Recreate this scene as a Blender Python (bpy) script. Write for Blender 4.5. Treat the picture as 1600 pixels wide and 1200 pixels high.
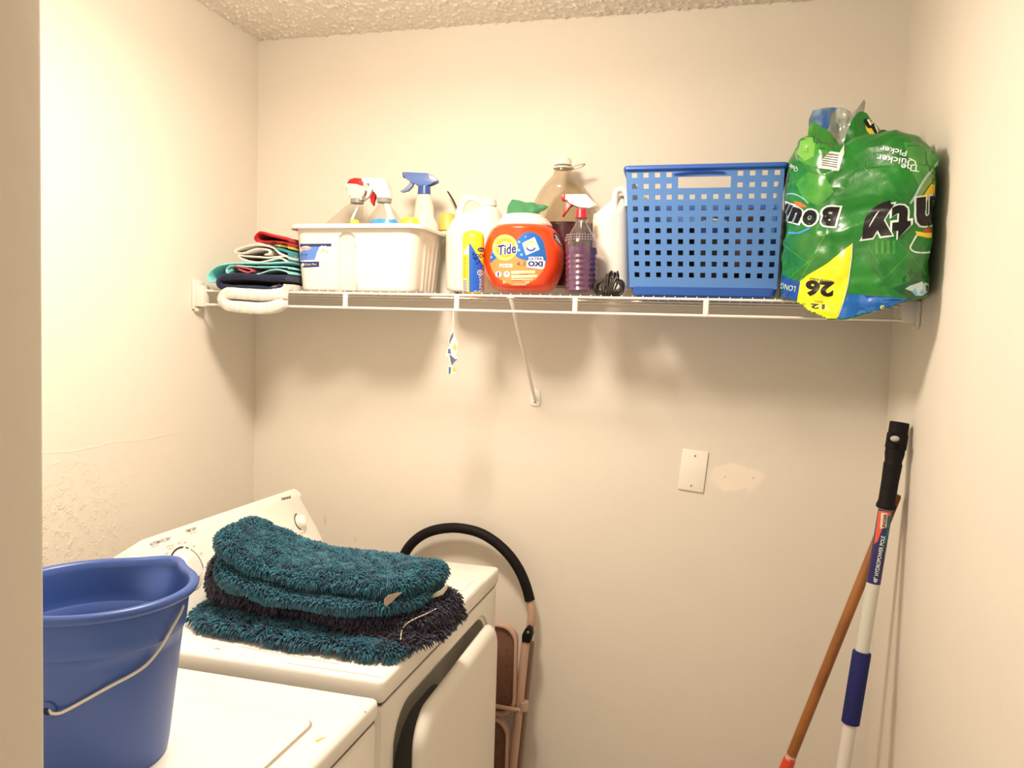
import bpy, bmesh, math, random
from mathutils import Vector, Matrix, noise
from mathutils.bvhtree import BVHTree

random.seed(7)
SC = bpy.context.scene
COL = SC.collection
for o in list(bpy.data.objects):
    bpy.data.objects.remove(o)

# ------------------------------------------------------------------ camera
W, H = 1.8597, 2.4088            # laundry closet width and ceiling height
CAM = Vector((1.449, -2.2632, 1.5184))
YAW, PITCH, ROLL, F = .2591, .0598, .0306, 1254.957
fw = Vector((-math.sin(YAW)*math.cos(PITCH), math.cos(YAW)*math.cos(PITCH), -math.sin(PITCH)))
r0 = Vector((math.cos(YAW), math.sin(YAW), 0)); u0 = r0.cross(fw)
rt = math.cos(ROLL)*r0 + math.sin(ROLL)*u0
up = -math.sin(ROLL)*r0 + math.cos(ROLL)*u0
cd = bpy.data.cameras.new('camera'); cam = bpy.data.objects.new('camera', cd); COL.objects.link(cam)
cam.matrix_world = Matrix(((rt.x, up.x, -fw.x, CAM.x), (rt.y, up.y, -fw.y, CAM.y), (rt.z, up.z, -fw.z, CAM.z), (0, 0, 0, 1)))
cd.sensor_fit = 'HORIZONTAL'; cd.sensor_width = 36; cd.lens = F/1600*36
cd.clip_start = .02
SC.camera = cam

# ------------------------------------------------------------------ world, lights, exposure
wd = bpy.data.worlds.new('hallway_light'); SC.world = wd; wd.use_nodes = True
wd.node_tree.nodes['Background'].inputs[0].default_value = (1, .92, .80, 1)
wd.node_tree.nodes['Background'].inputs[1].default_value = .56
# the ceiling lamp of the closet: a soft point light, with an added disk brightening the lower walls
LAMP = (.80, -.965, 2.265)
ld = bpy.data.lights.new('ceiling_lamp', 'POINT'); ld.energy = 18; ld.color = (1, .865, .70); ld.shadow_soft_size = .11
lo = bpy.data.objects.new('ceiling_lamp', ld); lo.location = LAMP; COL.objects.link(lo)
la = bpy.data.lights.new('added_down_fill', 'AREA'); la.shape = 'DISK'; la.size = .24; la.energy = 17; la.color = (1, .87, .71)
lb = bpy.data.objects.new('added_down_fill', la); lb.location = LAMP; COL.objects.link(lb)      # a disk light looks straight down
SC.view_settings.view_transform = 'Standard'; SC.view_settings.look = 'None'
SC.view_settings.exposure = 0.0; SC.view_settings.gamma = 1.0
SC.view_settings.use_curve_mapping = False

# ------------------------------------------------------------------ pixel helpers (1600 x 1200 photograph -> world)
def ray(px, py):
    return (fw + rt*((px-800)/F) - up*((py-600)/F))
def hit(px, py, ax, v):
    d = ray(px, py); i = 'xyz'.index(ax); t = (v-CAM[i])/d[i]
    return CAM + d*t
def XZ(px, py, y):
    p = hit(px, py, 'y', y); return p.x, p.z

# ------------------------------------------------------------------ materials
def lin(c):
    c /= 255.
    return c/12.92 if c <= .04045 else ((c+.055)/1.055)**2.4
ILL = (1, .89, .75)
def obs(r, g, b, k=.92):
    """albedo of a thing seen with this colour under the warm lamp"""
    return tuple(min(.92, max(.004, lin(v)/i*k)) for v, i in zip((r, g, b), ILL))
def nodes(name):
    m = bpy.data.materials.new(name); m.use_nodes = True
    nt = m.node_tree; return m, nt, nt.nodes['Principled BSDF']
def mat(name, col, rough=.5, metal=0, bump=None, var=.0, vscale=30, spec=.5, coat=0, sheen=0, two=None):
    m, nt, b = nodes(name)
    b.inputs['Base Color'].default_value = (*col, 1)
    b.inputs['Roughness'].default_value = rough; b.inputs['Metallic'].default_value = metal
    b.inputs['Specular IOR Level'].default_value = spec
    b.inputs['Coat Weight'].default_value = coat
    b.inputs['Sheen Weight'].default_value = sheen
    tc = nt.nodes.new('ShaderNodeTexCoord')
    n = nt.nodes.new('ShaderNodeTexNoise'); n.inputs['Scale'].default_value = vscale; n.inputs['Detail'].default_value = 4
    nt.links.new(tc.outputs['Object'], n.inputs['Vector'])
    mx = nt.nodes.new('ShaderNodeMix'); mx.data_type = 'RGBA'
    c2 = two if two else tuple(c*(1-var) for c in col)
    mx.inputs['A'].default_value = (*col, 1); mx.inputs['B'].default_value = (*c2, 1)
    rp = nt.nodes.new('ShaderNodeMapRange'); rp.inputs['From Min'].default_value = .35; rp.inputs['From Max'].default_value = .65
    nt.links.new(n.outputs['Fac'], rp.inputs['Value']); nt.links.new(rp.outputs['Result'], mx.inputs['Factor'])
    nt.links.new(mx.outputs['Result'], b.inputs['Base Color'])
    if bump:
        sc_, st, dist = bump
        n2 = nt.nodes.new('ShaderNodeTexNoise'); n2.inputs['Scale'].default_value = sc_; n2.inputs['Detail'].default_value = 6
        nt.links.new(tc.outputs['Object'], n2.inputs['Vector'])
        bp = nt.nodes.new('ShaderNodeBump'); bp.inputs['Strength'].default_value = st; bp.inputs['Distance'].default_value = dist
        nt.links.new(n2.outputs['Fac'], bp.inputs['Height']); nt.links.new(bp.outputs['Normal'], b.inputs['Normal'])
    return m
def clear(name, tint=(.93, .93, .9), gloss=.10, body=None, bodyfac=0):
    m = bpy.data.materials.new(name); m.use_nodes = True; nt = m.node_tree; nt.nodes.clear()
    out = nt.nodes.new('ShaderNodeOutputMaterial'); tr = nt.nodes.new('ShaderNodeBsdfTransparent'); tr.inputs[0].default_value = (*tint, 1)
    gl = nt.nodes.new('ShaderNodeBsdfGlossy'); gl.inputs['Roughness'].default_value = .08
    lw = nt.nodes.new('ShaderNodeLayerWeight'); lw.inputs['Blend'].default_value = .35
    ma = nt.nodes.new('ShaderNodeMath'); ma.operation = 'MULTIPLY_ADD'; ma.inputs[1].default_value = .35; ma.inputs[2].default_value = gloss*.4
    nt.links.new(lw.outputs['Facing'], ma.inputs[0])
    mx = nt.nodes.new('ShaderNodeMixShader'); nt.links.new(ma.outputs[0], mx.inputs[0])
    nt.links.new(tr.outputs[0], mx.inputs[1]); nt.links.new(gl.outputs[0], mx.inputs[2])
    last = mx
    if body:
        df = nt.nodes.new('ShaderNodeBsdfDiffuse'); df.inputs[0].default_value = (*body, 1)
        m2 = nt.nodes.new('ShaderNodeMixShader'); m2.inputs[0].default_value = bodyfac
        nt.links.new(last.outputs[0], m2.inputs[1]); nt.links.new(df.outputs[0], m2.inputs[2]); last = m2
    nt.links.new(last.outputs[0], out.inputs[0])
    return m

def wall_mat(name, patch=False, rough_zone=False):
    col = (.81, .75, .665)
    m, nt, b = nodes(name)
    b.inputs['Roughness'].default_value = .72; b.inputs['Specular IOR Level'].default_value = .3
    tc = nt.nodes.new('ShaderNodeTexCoord')
    n1 = nt.nodes.new('ShaderNodeTexNoise'); n1.inputs['Scale'].default_value = 55; n1.inputs['Detail'].default_value = 5
    n2 = nt.nodes.new('ShaderNodeTexNoise'); n2.inputs['Scale'].default_value = 9; n2.inputs['Detail'].default_value = 3
    nt.links.new(tc.outputs['Object'], n1.inputs['Vector']); nt.links.new(tc.outputs['Object'], n2.inputs['Vector'])
    ad = nt.nodes.new('ShaderNodeMath'); ad.operation = 'MULTIPLY_ADD'; ad.inputs[1].default_value = .45
    nt.links.new(n1.outputs['Fac'], ad.inputs[0]); nt.links.new(n2.outputs['Fac'], ad.inputs[2])
    hgt = ad
    sep = nt.nodes.new('ShaderNodeSeparateXYZ'); nt.links.new(tc.outputs['Object'], sep.inputs[0])
    if rough_zone:                                   # trowelled lumpy plaster low on the left wall, and a tape seam
        def rng(src, a, b_, c=0, d=1):
            r = nt.nodes.new('ShaderNodeMapRange'); r.inputs['From Min'].default_value = a; r.inputs['From Max'].default_value = b_
            r.inputs['To Min'].default_value = c; r.inputs['To Max'].default_value = d
            nt.links.new(src, r.inputs['Value']); return r.outputs['Result']
        zf = rng(sep.outputs['Z'], 1.27, 1.12)
        yf = rng(sep.outputs['Y'], -.45, -.75)
        mu = nt.nodes.new('ShaderNodeMath'); mu.operation = 'MULTIPLY'; nt.links.new(zf, mu.inputs[0]); nt.links.new(yf, mu.inputs[1])
        n3 = nt.nodes.new('ShaderNodeTexNoise'); n3.inputs['Scale'].default_value = 38; n3.inputs['Detail'].default_value = 4; n3.inputs['Roughness'].default_value = .7
        nt.links.new(tc.outputs['Object'], n3.inputs['Vector'])
        pw = rng(n3.outputs['Fac'], .5, .72, 0, 2.4)
        m3 = nt.nodes.new('ShaderNodeMath'); m3.operation = 'MULTIPLY'; nt.links.new(pw, m3.inputs[0]); nt.links.new(mu.outputs[0], m3.inputs[1])
        a3 = nt.nodes.new('ShaderNodeMath'); nt.links.new(ad.outputs[0], a3.inputs[0]); nt.links.new(m3.outputs[0], a3.inputs[1])
        # seam line
        nz = nt.nodes.new('ShaderNodeTexNoise'); nz.inputs['Scale'].default_value = 7; nt.links.new(tc.outputs['Object'], nz.inputs['Vector'])
        ns = nt.nodes.new('ShaderNodeMath'); ns.operation = 'MULTIPLY_ADD'; ns.inputs[1].default_value = .02; nt.links.new(nz.outputs['Fac'], ns.inputs[0]); nt.links.new(sep.outputs['Z'], ns.inputs[2])
        s1 = nt.nodes.new('ShaderNodeMath'); s1.operation = 'SUBTRACT'; s1.inputs[1].default_value = 1.235; nt.links.new(ns.outputs[0], s1.inputs[0])
        s2 = nt.nodes.new('ShaderNodeMath'); s2.operation = 'ABSOLUTE'; nt.links.new(s1.outputs[0], s2.inputs[0])
        s3 = rng(s2.outputs[0], .004, .0, 0, .5)
        yg = rng(sep.outputs['Y'], -.28, -.45)
        s4 = nt.nodes.new('ShaderNodeMath'); s4.operation = 'MULTIPLY'; nt.links.new(s3, s4.inputs[0]); nt.links.new(yg, s4.inputs[1])
        a4 = nt.nodes.new('ShaderNodeMath'); nt.links.new(a3.outputs[0], a4.inputs[0]); nt.links.new(s4.outputs[0], a4.inputs[1])
        hgt = a4
    bp = nt.nodes.new('ShaderNodeBump'); bp.inputs['Strength'].default_value = .45; bp.inputs['Distance'].default_value = .0022
    nt.links.new(hgt.outputs[0], bp.inputs['Height']); nt.links.new(bp.outputs['Normal'], b.inputs['Normal'])
    mx = nt.nodes.new('ShaderNodeMix'); mx.data_type = 'RGBA'
    mx.inputs['A'].default_value = (*col, 1); mx.inputs['B'].default_value = tuple(c*.96 for c in col)+(1,)
    nt.links.new(n2.outputs['Fac'], mx.inputs['Factor'])
    last = mx.outputs['Result']
    if patch:                                        # unpainted filler smear beside the blank plate, and faint scuffs
        def blob(cx, cz, rx, rz, nsc, namp, colr, lo_=1.0, hi=.86, k=1):
            nonlocal last
            vm = nt.nodes.new('ShaderNodeMapping'); vm.vector_type = 'TEXTURE'
            vm.inputs['Location'].default_value = (cx, 0, cz); vm.inputs['Scale'].default_value = (rx, 1e3, rz)
            nt.links.new(tc.outputs['Object'], vm.inputs['Vector'])
            ln = nt.nodes.new('ShaderNodeVectorMath'); ln.operation = 'LENGTH'; nt.links.new(vm.outputs[0], ln.inputs[0])
            nn = nt.nodes.new('ShaderNodeTexNoise'); nn.inputs['Scale'].default_value = nsc; nn.inputs['Detail'].default_value = 5; nt.links.new(tc.outputs['Object'], nn.inputs['Vector'])
            q = nt.nodes.new('ShaderNodeMath'); q.operation = 'MULTIPLY_ADD'; q.inputs[1].default_value = namp
            nt.links.new(nn.outputs['Fac'], q.inputs[0]); nt.links.new(ln.outputs['Value'], q.inputs[2])
            r = nt.nodes.new('ShaderNodeMapRange'); r.inputs['From Min'].default_value = lo_+namp*.5; r.inputs['From Max'].default_value = hi+namp*.5
            r.inputs['To Max'].default_value = k
            nt.links.new(q.outputs[0], r.inputs['Value'])
            m2 = nt.nodes.new('ShaderNodeMix'); m2.data_type = 'RGBA'; m2.inputs['B'].default_value = (*colr, 1)
            nt.links.new(last, m2.inputs['A']); nt.links.new(r.outputs['Result'], m2.inputs['Factor']); last = m2.outputs['Result']
        a = hit(1148, 746, 'y', 0)
        blob(a.x, a.z, .078, .040, 22, 1.0, (.91, .81, .71), 1.0, .80, .9)
        for px, py, rx, rz in ((508, 812, .006, .03), (555, 843, .006, .012)):
            a = hit(px, py, 'y', 0); blob(a.x, a.z, rx, rz, 60, .8, (.42, .38, .30), 1.0, .2, .3)
        for px, py in ((1133, 745), (1177, 747)):
            a = hit(px, py, 'y', 0); blob(a.x, a.z, .0045, .0045, 60, .3, (.70, .62, .50), 1.0, .7, .8)
    nt.links.new(last, b.inputs['Base Color'])
    return m

def ceiling_mat():
    m, nt, b = nodes('popcorn_ceiling')
    b.inputs['Base Color'].default_value = (.81, .75, .665, 1); b.inputs['Roughness'].default_value = .9
    return m

M = {}
M['wall'] = wall_mat('wall_paint'); M['wallb'] = wall_mat('wall_paint_patched', patch=True); M['walll'] = wall_mat('wall_paint_lumpy', rough_zone=True)
M['ceil'] = ceiling_mat()
M['floor'] = mat('vinyl_floor', (.42, .36, .28), .5, var=.15, vscale=6)
M['enamel'] = mat('white_enamel', (.90, .86, .79), .32, var=.03, vscale=3, coat=.2)
M['enamel2'] = mat('white_enamel_top', (.92, .89, .83), .3, var=.02, vscale=3, coat=.2)
M['wire'] = mat('vinyl_coated_wire', (.88, .84, .77), .4, var=.03)
M['whitepl'] = mat('white_plastic', (.80, .755, .70), .42, var=.02)
M['jugpl'] = mat('jug_plastic', (.85, .80, .71), .4, var=.02)
M['plate'] = mat('ivory_plate', (.92, .87, .78), .35, var=.02)
M['dark'] = mat('dark_seam', (.10, .075, .05), .7, var=.2)
M['seam'] = mat('soft_seam', (.36, .29, .22), .6, var=.1)
M['black'] = mat('black_rubber', (.008, .006, .007), .6, spec=.2, var=.3, bump=(200, .2, .001))
M['ink'] = mat('black_ink', (.02, .018, .02), .6, var=.2)
M['grey_ink'] = mat('grey_ink', (.16, .13, .11), .6, var=.2)
M['chrome'] = mat('metal', (.55, .50, .44), .3, 1, var=.1)
M['clear'] = clear('clear_plastic')

# ------------------------------------------------------------------ object helpers
def world_loc(o):
    v = Vector((0, 0, 0))
    while o: v += o.location; o = o.parent
    return v
def tag(o, label=None, cat=None, group=None, kind=None):
    if label: o['label'] = label
    if cat: o['category'] = cat
    if group: o['group'] = group
    if kind: o['kind'] = kind
    return o
def thing(name, loc, label, cat, group=None):
    o = bpy.data.objects.new(name, None); COL.objects.link(o); o.location = loc; o.empty_display_size = .05
    return tag(o, label, cat, group)
def build(name, bm, m, parent=None, loc=None, angle=40, keep=False, fix=True):
    """links a bmesh (in world coordinates) as one object, origin moved to its base"""
    if fix: bmesh.ops.recalc_face_normals(bm, faces=bm.faces[:])
    org = world_loc(parent) if parent else Vector(loc if loc is not None else base_of(bm))
    bvh = BVHTree.FromBMesh(bm) if keep else None
    me = bpy.data.meshes.new(name)
    for v in bm.verts: v.co -= org
    bm.to_mesh(me); bm.free()
    for p in me.polygons: p.use_smooth = True
    me.set_sharp_from_angle(angle=math.radians(angle))
    ms = m if isinstance(m, (list, tuple)) else [m]
    for x in ms: me.materials.append(x)
    o = bpy.data.objects.new(name, me); COL.objects.link(o)
    if parent: o.parent = parent
    else: o.location = org
    return (o, bvh) if keep else o
def base_of(bm):
    xs = [v.co.x for v in bm.verts]; ys = [v.co.y for v in bm.verts]; zs = [v.co.z for v in bm.verts]
    return ((min(xs)+max(xs))/2, (min(ys)+max(ys))/2, min(zs))
def BM(): return bmesh.new()

def box(bm, a, b, bev=0, seg=2, mi=0):
    vs = [bm.verts.new((x, y, z)) for x in (a[0], b[0]) for y in (a[1], b[1]) for z in (a[2], b[2])]
    idx = [(0, 1, 3, 2), (4, 6, 7, 5), (0, 4, 5, 1), (2, 3, 7, 6), (0, 2, 6, 4), (1, 5, 7, 3)]
    fs = [bm.faces.new([vs[i] for i in f]) for f in idx]
    for f in fs: f.material_index = mi
    if bev:
        es = list({e for f in fs for e in f.edges})
        bmesh.ops.bevel(bm, geom=es, offset=bev, segments=seg, affect='EDGES', profile=.5)
def xform(bm, start, Mx):
    for v in list(bm.verts)[start:]: v.co = Mx @ v.co
def prism(bm, pts, d, bev=0, seg=2, mi=0):
    """closed outline of 3D points pushed by vector d"""
    d = Vector(d); a = [bm.verts.new(Vector(p)) for p in pts]; b = [bm.verts.new(Vector(p)+d) for p in pts]
    n = len(pts); fs = [bm.faces.new(a), bm.faces.new(b[::-1])]
    caps = list(fs)
    for i in range(n): fs.append(bm.faces.new((a[i], b[i], b[(i+1) % n], a[(i+1) % n])))
    for f in fs: f.material_index = mi
    if bev:
        es = list({e for f in caps for e in f.edges})
        bmesh.ops.bevel(bm, geom=es, offset=bev, segments=seg, affect='EDGES', profile=.5)
def smoothpts(pts, n=4, closed=True):
    """Catmull-Rom through 2D / 3D points"""
    out = []; N = len(pts); P = [Vector(p) for p in pts]
    rng = range(N) if closed else range(N-1)
    for i in rng:
        p0 = P[(i-1) % N] if closed else P[max(i-1, 0)]; p1 = P[i]; p2 = P[(i+1) % N]; p3 = P[(i+2) % N] if closed else P[min(i+2, N-1)]
        for k in range(n):
            t = k/n
            out.append(.5*((2*p1)+(p2-p0)*t+(2*p0-5*p1+4*p2-p3)*t*t+(3*p1-p0-3*p2+p3)*t**3))
    if not closed: out.append(P[-1])
    return out
def pxprism(bm, pts, y, th, bev=.002, n=0, mi=0):
    if n: pts = [(p.x, p.y) for p in smoothpts(pts, n)]
    q = []
    for a, b in pts:
        x, z = XZ(a, b, y); q.append((x, y-th/2, z))
    prism(bm, q, (0, th, 0), bev, mi=mi)
def tube(bm, pts, r, seg=10, closed=False, flat=1, cap=True):
    P = [Vector(p) for p in pts]; n = len(P); rings = []
    R_ = r if isinstance(r, (list, tuple)) else [r]*n
    prev = None
    for i, p in enumerate(P):
        a = P[(i-1) % n] if (closed or i > 0) else p; b = P[(i+1) % n] if (closed or i < n-1) else p
        t = (b-a).normalized()
        if prev is None:
            prev = t.orthogonal().normalized()
        prev = (prev - t*prev.dot(t)).normalized(); bn = t.cross(prev)
        rings.append([bm.verts.new(p+prev*math.cos(2*math.pi*k/seg)*R_[i]+bn*math.sin(2*math.pi*k/seg)*R_[i]*flat) for k in range(seg)])
    for i in range(n if closed else n-1):
        A, B = rings[i], rings[(i+1) % n]
        for k in range(seg): bm.faces.new((A[k], A[(k+1) % seg], B[(k+1) % seg], B[k]))
    if not closed and cap: bm.faces.new(rings[0][::-1]); bm.faces.new(rings[-1])
    return rings
def loft(bm, rings, cap0=True, cap1=True, mi=0):
    R_ = [[bm.verts.new(Vector(p)) for p in r] for r in rings]; n = len(R_[0])
    for a, b in zip(R_[:-1], R_[1:]):
        for k in range(n):
            f = bm.faces.new((a[k], a[(k+1) % n], b[(k+1) % n], b[k])); f.material_index = mi
    if cap0: bm.faces.new(R_[0][::-1]).material_index = mi
    if cap1: bm.faces.new(R_[-1]).material_index = mi
    return R_
def ell(cx, cy, z, rx, ry, seg=40, pw=2):
    out = []
    for k in range(seg):
        t = 2*math.pi*k/seg; c, s = math.cos(t), math.sin(t)
        out.append((cx+rx*math.copysign(abs(c)**(2/pw), c), cy+ry*math.copysign(abs(s)**(2/pw), s), z))
    return out
def lathe(bm, prof, c, seg=32, Mx=None, cap0=True, cap1=True):
    s = len(bm.verts)
    loft(bm, [ell(0, 0, z, r, r, seg) for r, z in prof], cap0, cap1)
    Mx = Matrix.Translation(c) @ (Mx if Mx else Matrix())
    xform(bm, s, Mx)
def loft_px(bm, rows, y, ry=None, ratio=1, seg=40, pw=2, cap0=True, cap1=True, sub=0, zoff=0):
    """rows = (py, left px, right px [, ry]) down to up, at depth y"""
    if sub:
        rows = [tuple(v) for v in smoothpts([tuple(r[:3]) for r in rows], sub, closed=False)]
    rings = []
    for r in rows:
        py, xl, xr = r[:3]
        a = hit(xl, py, 'y', y); b = hit(xr, py, 'y', y)
        rx = (b.x-a.x)/2; q = min(ry, rx) if ry else rx*ratio
        if len(r) > 3: q = r[3]
        rings.append(ell((a.x+b.x)/2, y, (a.z+b.z)/2+zoff, rx, q, seg, pw))
    loft(bm, rings, cap0, cap1)
    return rings
def rot_to(v, a=Vector((0, 0, 1))):
    return a.rotation_difference(Vector(v).normalized()).to_matrix().to_4x4()

# ------------------------------------------------------------------ printed artwork laid on a surface
def text_geo(s, bold=0, shear=0):
    cu = bpy.data.curves.new('t', 'FONT'); cu.body = s; cu.size = 1; cu.offset = bold; cu.shear = shear; cu.resolution_u = 3
    cu.align_x = 'CENTER'; cu.fill_mode = 'FRONT' if hasattr(cu, 'fill_mode') else cu.fill_mode
    o = bpy.data.objects.new('t', cu); COL.objects.link(o)
    dg = bpy.context.evaluated_depsgraph_get()
    me = bpy.data.meshes.new_from_object(o.evaluated_get(dg))
    vs = [(v.co.x, v.co.y) for v in me.vertices]; fs = [tuple(p.vertices) for p in me.polygons]
    bpy.data.objects.remove(o); bpy.data.curves.remove(cu); bpy.data.meshes.remove(me)
    return vs, fs
def text_px(s, x, y, h, ang=0, w=None, bold=0, shear=0, skew=0):
    """text centred at x,y in pixels; ang in degrees, anticlockwise; h = cap height"""
    vs, fs = text_geo(s, bold, shear)
    x0 = min(v[0] for v in vs); x1 = max(v[0] for v in vs); y0 = min(v[1] for v in vs); y1 = max(v[1] for v in vs)
    sy = h/(y1-y0); sx = (w/(x1-x0)) if w else sy
    a = math.radians(ang); out = []
    for u, v in vs:
        u = (u-(x0+x1)/2)*sx; v = (v-(y0+y1)/2)*sy; u += skew*v
        out.append((x+u*math.cos(a)-v*math.sin(a), y-(u*math.sin(a)+v*math.cos(a))))
    return out, fs
SPLIT = {'label_blue', 'white_print', 'bubble', 'daisy_centre', 'lettering', 'label_text', 'blue_petals', 'feather_blue', 'label_band', 'small_print', 'icon_ink', 'side_sticker_print', 'folded_logo_gap', 'label_flower_centre'}
def decal(name, bvh, m, parent, polys=(), geos=(), off=.0006, step=6):
    polys = list(polys); geos = list(geos)
    if name in SPLIT and 1 < len(polys)+len(geos) < 12:              # separate printed pieces are parts of their own
        for p in polys: decal(name, bvh, m, parent, [p], (), off, step)
        for g in geos: decal(name, bvh, m, parent, (), [g], off, step)
        return
    bm = BM()
    for poly in polys:
        f = bm.faces.new([bm.verts.new((p[0], p[1], 0)) for p in poly])
    if bm.faces: bmesh.ops.triangulate(bm, faces=bm.faces[:])
    for vs, fs in geos:
        V = [bm.verts.new((a, b, 0)) for a, b in vs]
        for f in fs:
            try: bm.faces.new([V[i] for i in f])
            except ValueError: pass
    xs = [v.co.x for v in bm.verts]; ys = [v.co.y for v in bm.verts]
    for lo_, hi, ax in ((min(xs), max(xs), 0), (min(ys), max(ys), 1)):
        k = math.floor(lo_/step)*step+step
        while k < hi:
            co = [0, 0, 0]; no = [0, 0, 0]; co[ax] = k+.013; no[ax] = 1
            bmesh.ops.bisect_plane(bm, geom=bm.verts[:]+bm.edges[:]+bm.faces[:], dist=1e-6, plane_co=co, plane_no=no); k += step
    dead = []
    for v in bm.verts:
        d = ray(v.co.x, v.co.y).normalized(); h = bvh.ray_cast(CAM, d)
        if h[0] is None: dead.append(v); continue
        n = h[1]
        if n.dot(d) > 0: n = -n
        v.co = h[0]+n*off
    bmesh.ops.delete(bm, geom=dead, context='VERTS')
    if not bm.faces: bm.free(); return None
    for f in bm.faces:
        f.normal_update()
        if f.normal.dot(f.calc_center_median()-CAM) > 0: f.normal_flip()
    return build(name, bm, m, parent, angle=80, fix=False)
def circ(x, y, rx, ry=None, n=28, a0=0, a1=360):
    ry = ry or rx
    return [(x+rx*math.cos(math.radians(a0+(a1-a0)*k/n)), y-ry*math.sin(math.radians(a0+(a1-a0)*k/n))) for k in range(n+(0 if a1-a0 == 360 else 1))]
def arcband(x, y, r1, r2, a0, a1, n=24, sq=1, tilt=0):
    o = [(r2*math.cos(math.radians(a0+(a1-a0)*k/n)), r2*sq*math.sin(math.radians(a0+(a1-a0)*k/n))) for k in range(n+1)]
    i = [(r1*math.cos(math.radians(a0+(a1-a0)*k/n)), r1*sq*math.sin(math.radians(a0+(a1-a0)*k/n))) for k in range(n+1)]
    t = math.radians(tilt)
    return [(x+a*math.cos(t)-b*math.sin(t), y-(a*math.sin(t)+b*math.cos(t))) for a, b in o+i[::-1]]
def jitter(bm, amp, sc, seed=0, flt=None):
    bm.normal_update()
    mv = []
    for v in bm.verts:
        if flt and not flt(v.co): continue
        mv.append((v, v.normal*noise.noise(v.co*sc+Vector((seed, seed*2.1, 0)))*amp))
    for v, d in mv: v.co += d

# =================================================================== SETTING
def struct(name, bm, m): o = build(name, bm, m, loc=(0, 0, 0)); o['kind'] = 'structure'; return o
b = BM(); box(b, (-.1, 0, 0), (W+.1, .1, H+.1)); struct('wall_back', b, M['wallb'])
b = BM(); box(b, (-.1, -1.90, 0), (0, 0, H+.1)); struct('wall_left', b, M['walll'])
b = BM(); box(b, (W, -3.6, 0), (W+.1, 0, H+.1)); struct('wall_right', b, M['wall'])
b = BM(); box(b, (-.1, -1.90, 0), (.974, -1.79, H), .004); struct('wall_front', b, M['wall'])
b = BM(); box(b, (-.6, -3.6, -.08), (W+.1, .1, 0)); struct('floor', b, M['floor'])
# ceiling: slab plus a really lumpy sprayed skin where the photo sees it
b = BM(); box(b, (-.6, -3.6, H+.012), (W+.1, .1, H+.1))
nx, ny = 400, 130
x0, x1, y0, y1 = -.004, W+.004, -.62, .004
grid = []
for j in range(ny+1):
    row = []
    for i in range(nx+1):
        x = x0+(x1-x0)*i/nx; y = y0+(y1-y0)*j/ny
        n = noise.noise(Vector((x*95, y*95, 1.3)))+.55*noise.noise(Vector((x*190, y*190, 5)))
        h = max(0, n-.02)*.0095
        row.append(b.verts.new((x, y, H+.004-h)))
    grid.append(row)
for j in range(ny):
    for i in range(nx): b.faces.new((grid[j][i], grid[j][i+1], grid[j+1][i+1], grid[j+1][i]))
box(b, (-.6, -3.6, H), (W+.1, -.62, H+.012))
struct('ceiling', b, M['ceil'])

# =================================================================== BLANK WALL PLATE
c = hit(1083, 735.5, 'y', -.004); t = thing('blank_wall_plate', (c.x, 0, c.z), 'ivory blank cover plate screwed crooked to the back wall', 'wall plate')
Mx = Matrix.Translation((c.x, 0, c.z)) @ Matrix.Rotation(.083, 4, 'Y')
b = BM(); box(b, (-.035, -.0055, -.0575), (.035, -.0002, .0575), .0028, 3); xform(b, 0, Mx); build('plate', b, M['plate'], t)
for s in (1, -1):
    b = BM(); lathe(b, [(.0028, 0), (.0028, .0012), (.002, .0018)], (0, 0, 0), 12, Matrix.Translation((0, -.0053, s*.042)) @ rot_to((0, -1, 0))); xform(b, 0, Mx)
    build('screw', b, M['seam'], t)

# =================================================================== WIRE SHELF
ZS = 1.6225; YF = -.300
shelf = thing('wire_shelf', (W/2, -.15, ZS), 'long white vinyl coated wire shelf spanning the back wall', 'shelf')
b = BM()
n = int((W-.06)/.0254)
for i in range(n+1):
    x = .03+i*.0254
    if x > W-.03: break
    tube(b, [(x, -.3035, ZS+.0012), (x, -.3, ZS-.0012), (x, -.15, ZS-.0012), (x, -.008, ZS-.0012)], .0013, 6)
build('deck_wire', b, M['wire'], shelf)
for y, z, r in ((YF, ZS-.004, .0031), (-.15, ZS-.0048, .0024), (-.01, ZS-.0048, .0026)):
    b = BM(); tube(b, [(.012, y, z), (W-.012, y, z)], r, 12); build('rail', b, M['wire'], shelf)
b = BM(); tube(b, [(.012, YF-.001, 1.5800), (W-.012, YF-.001, 1.5800)], .0034, 12); build('front_rail', b, M['wire'], shelf)
for x in (.463, .776, 1.084, 1.398):
    b = BM(); box(b, (x-.0065, YF-.0052, 1.577), (x+.0065, YF+.0015, ZS-.002), .0022, 2); build('upright', b, M['wire'], shelf)
for s in (0, 1):
    X = lambda v: v if s == 0 else W-v
    b = BM()
    def bx2(a, c_, bev=.0015):
        box(b, (min(X(a[0]), X(c_[0])), a[1], a[2]), (max(X(a[0]), X(c_[0])), c_[1], c_[2]), bev)
    zt_ = ZS-.0005
    bx2((.0005, -.318, 1.566), (.008, -.285, 1.648 if s == 0 else zt_)); bx2((.0005, -.314, 1.574), (.036, -.288, 1.632 if s == 0 else zt_))
    if s == 0: bx2((.008, -.312, 1.628), (.018, -.29, 1.646), .002)
    bx2((.0005, -.31, 1.560), (.014, -.29, 1.57), .002)
    build('end_bracket', b, M['whitepl'], shelf)
b = BM()
sx = .920
tube(b, [(sx-.004, YF+.004, ZS-.008), (sx, -.285, 1.598), (sx, -.26, 1.57), (sx, -.02, 1.352), (sx, -.006, 1.338)], [.0058, .0058, .005, .0048, .004], 10)
pts = [(sx-.013, 1.360), (sx-.0155, 1.326), (sx-.008, 1.318), (sx+.012, 1.318), (sx+.0165, 1.326), (sx+.014, 1.362), (sx, 1.368)]
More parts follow.
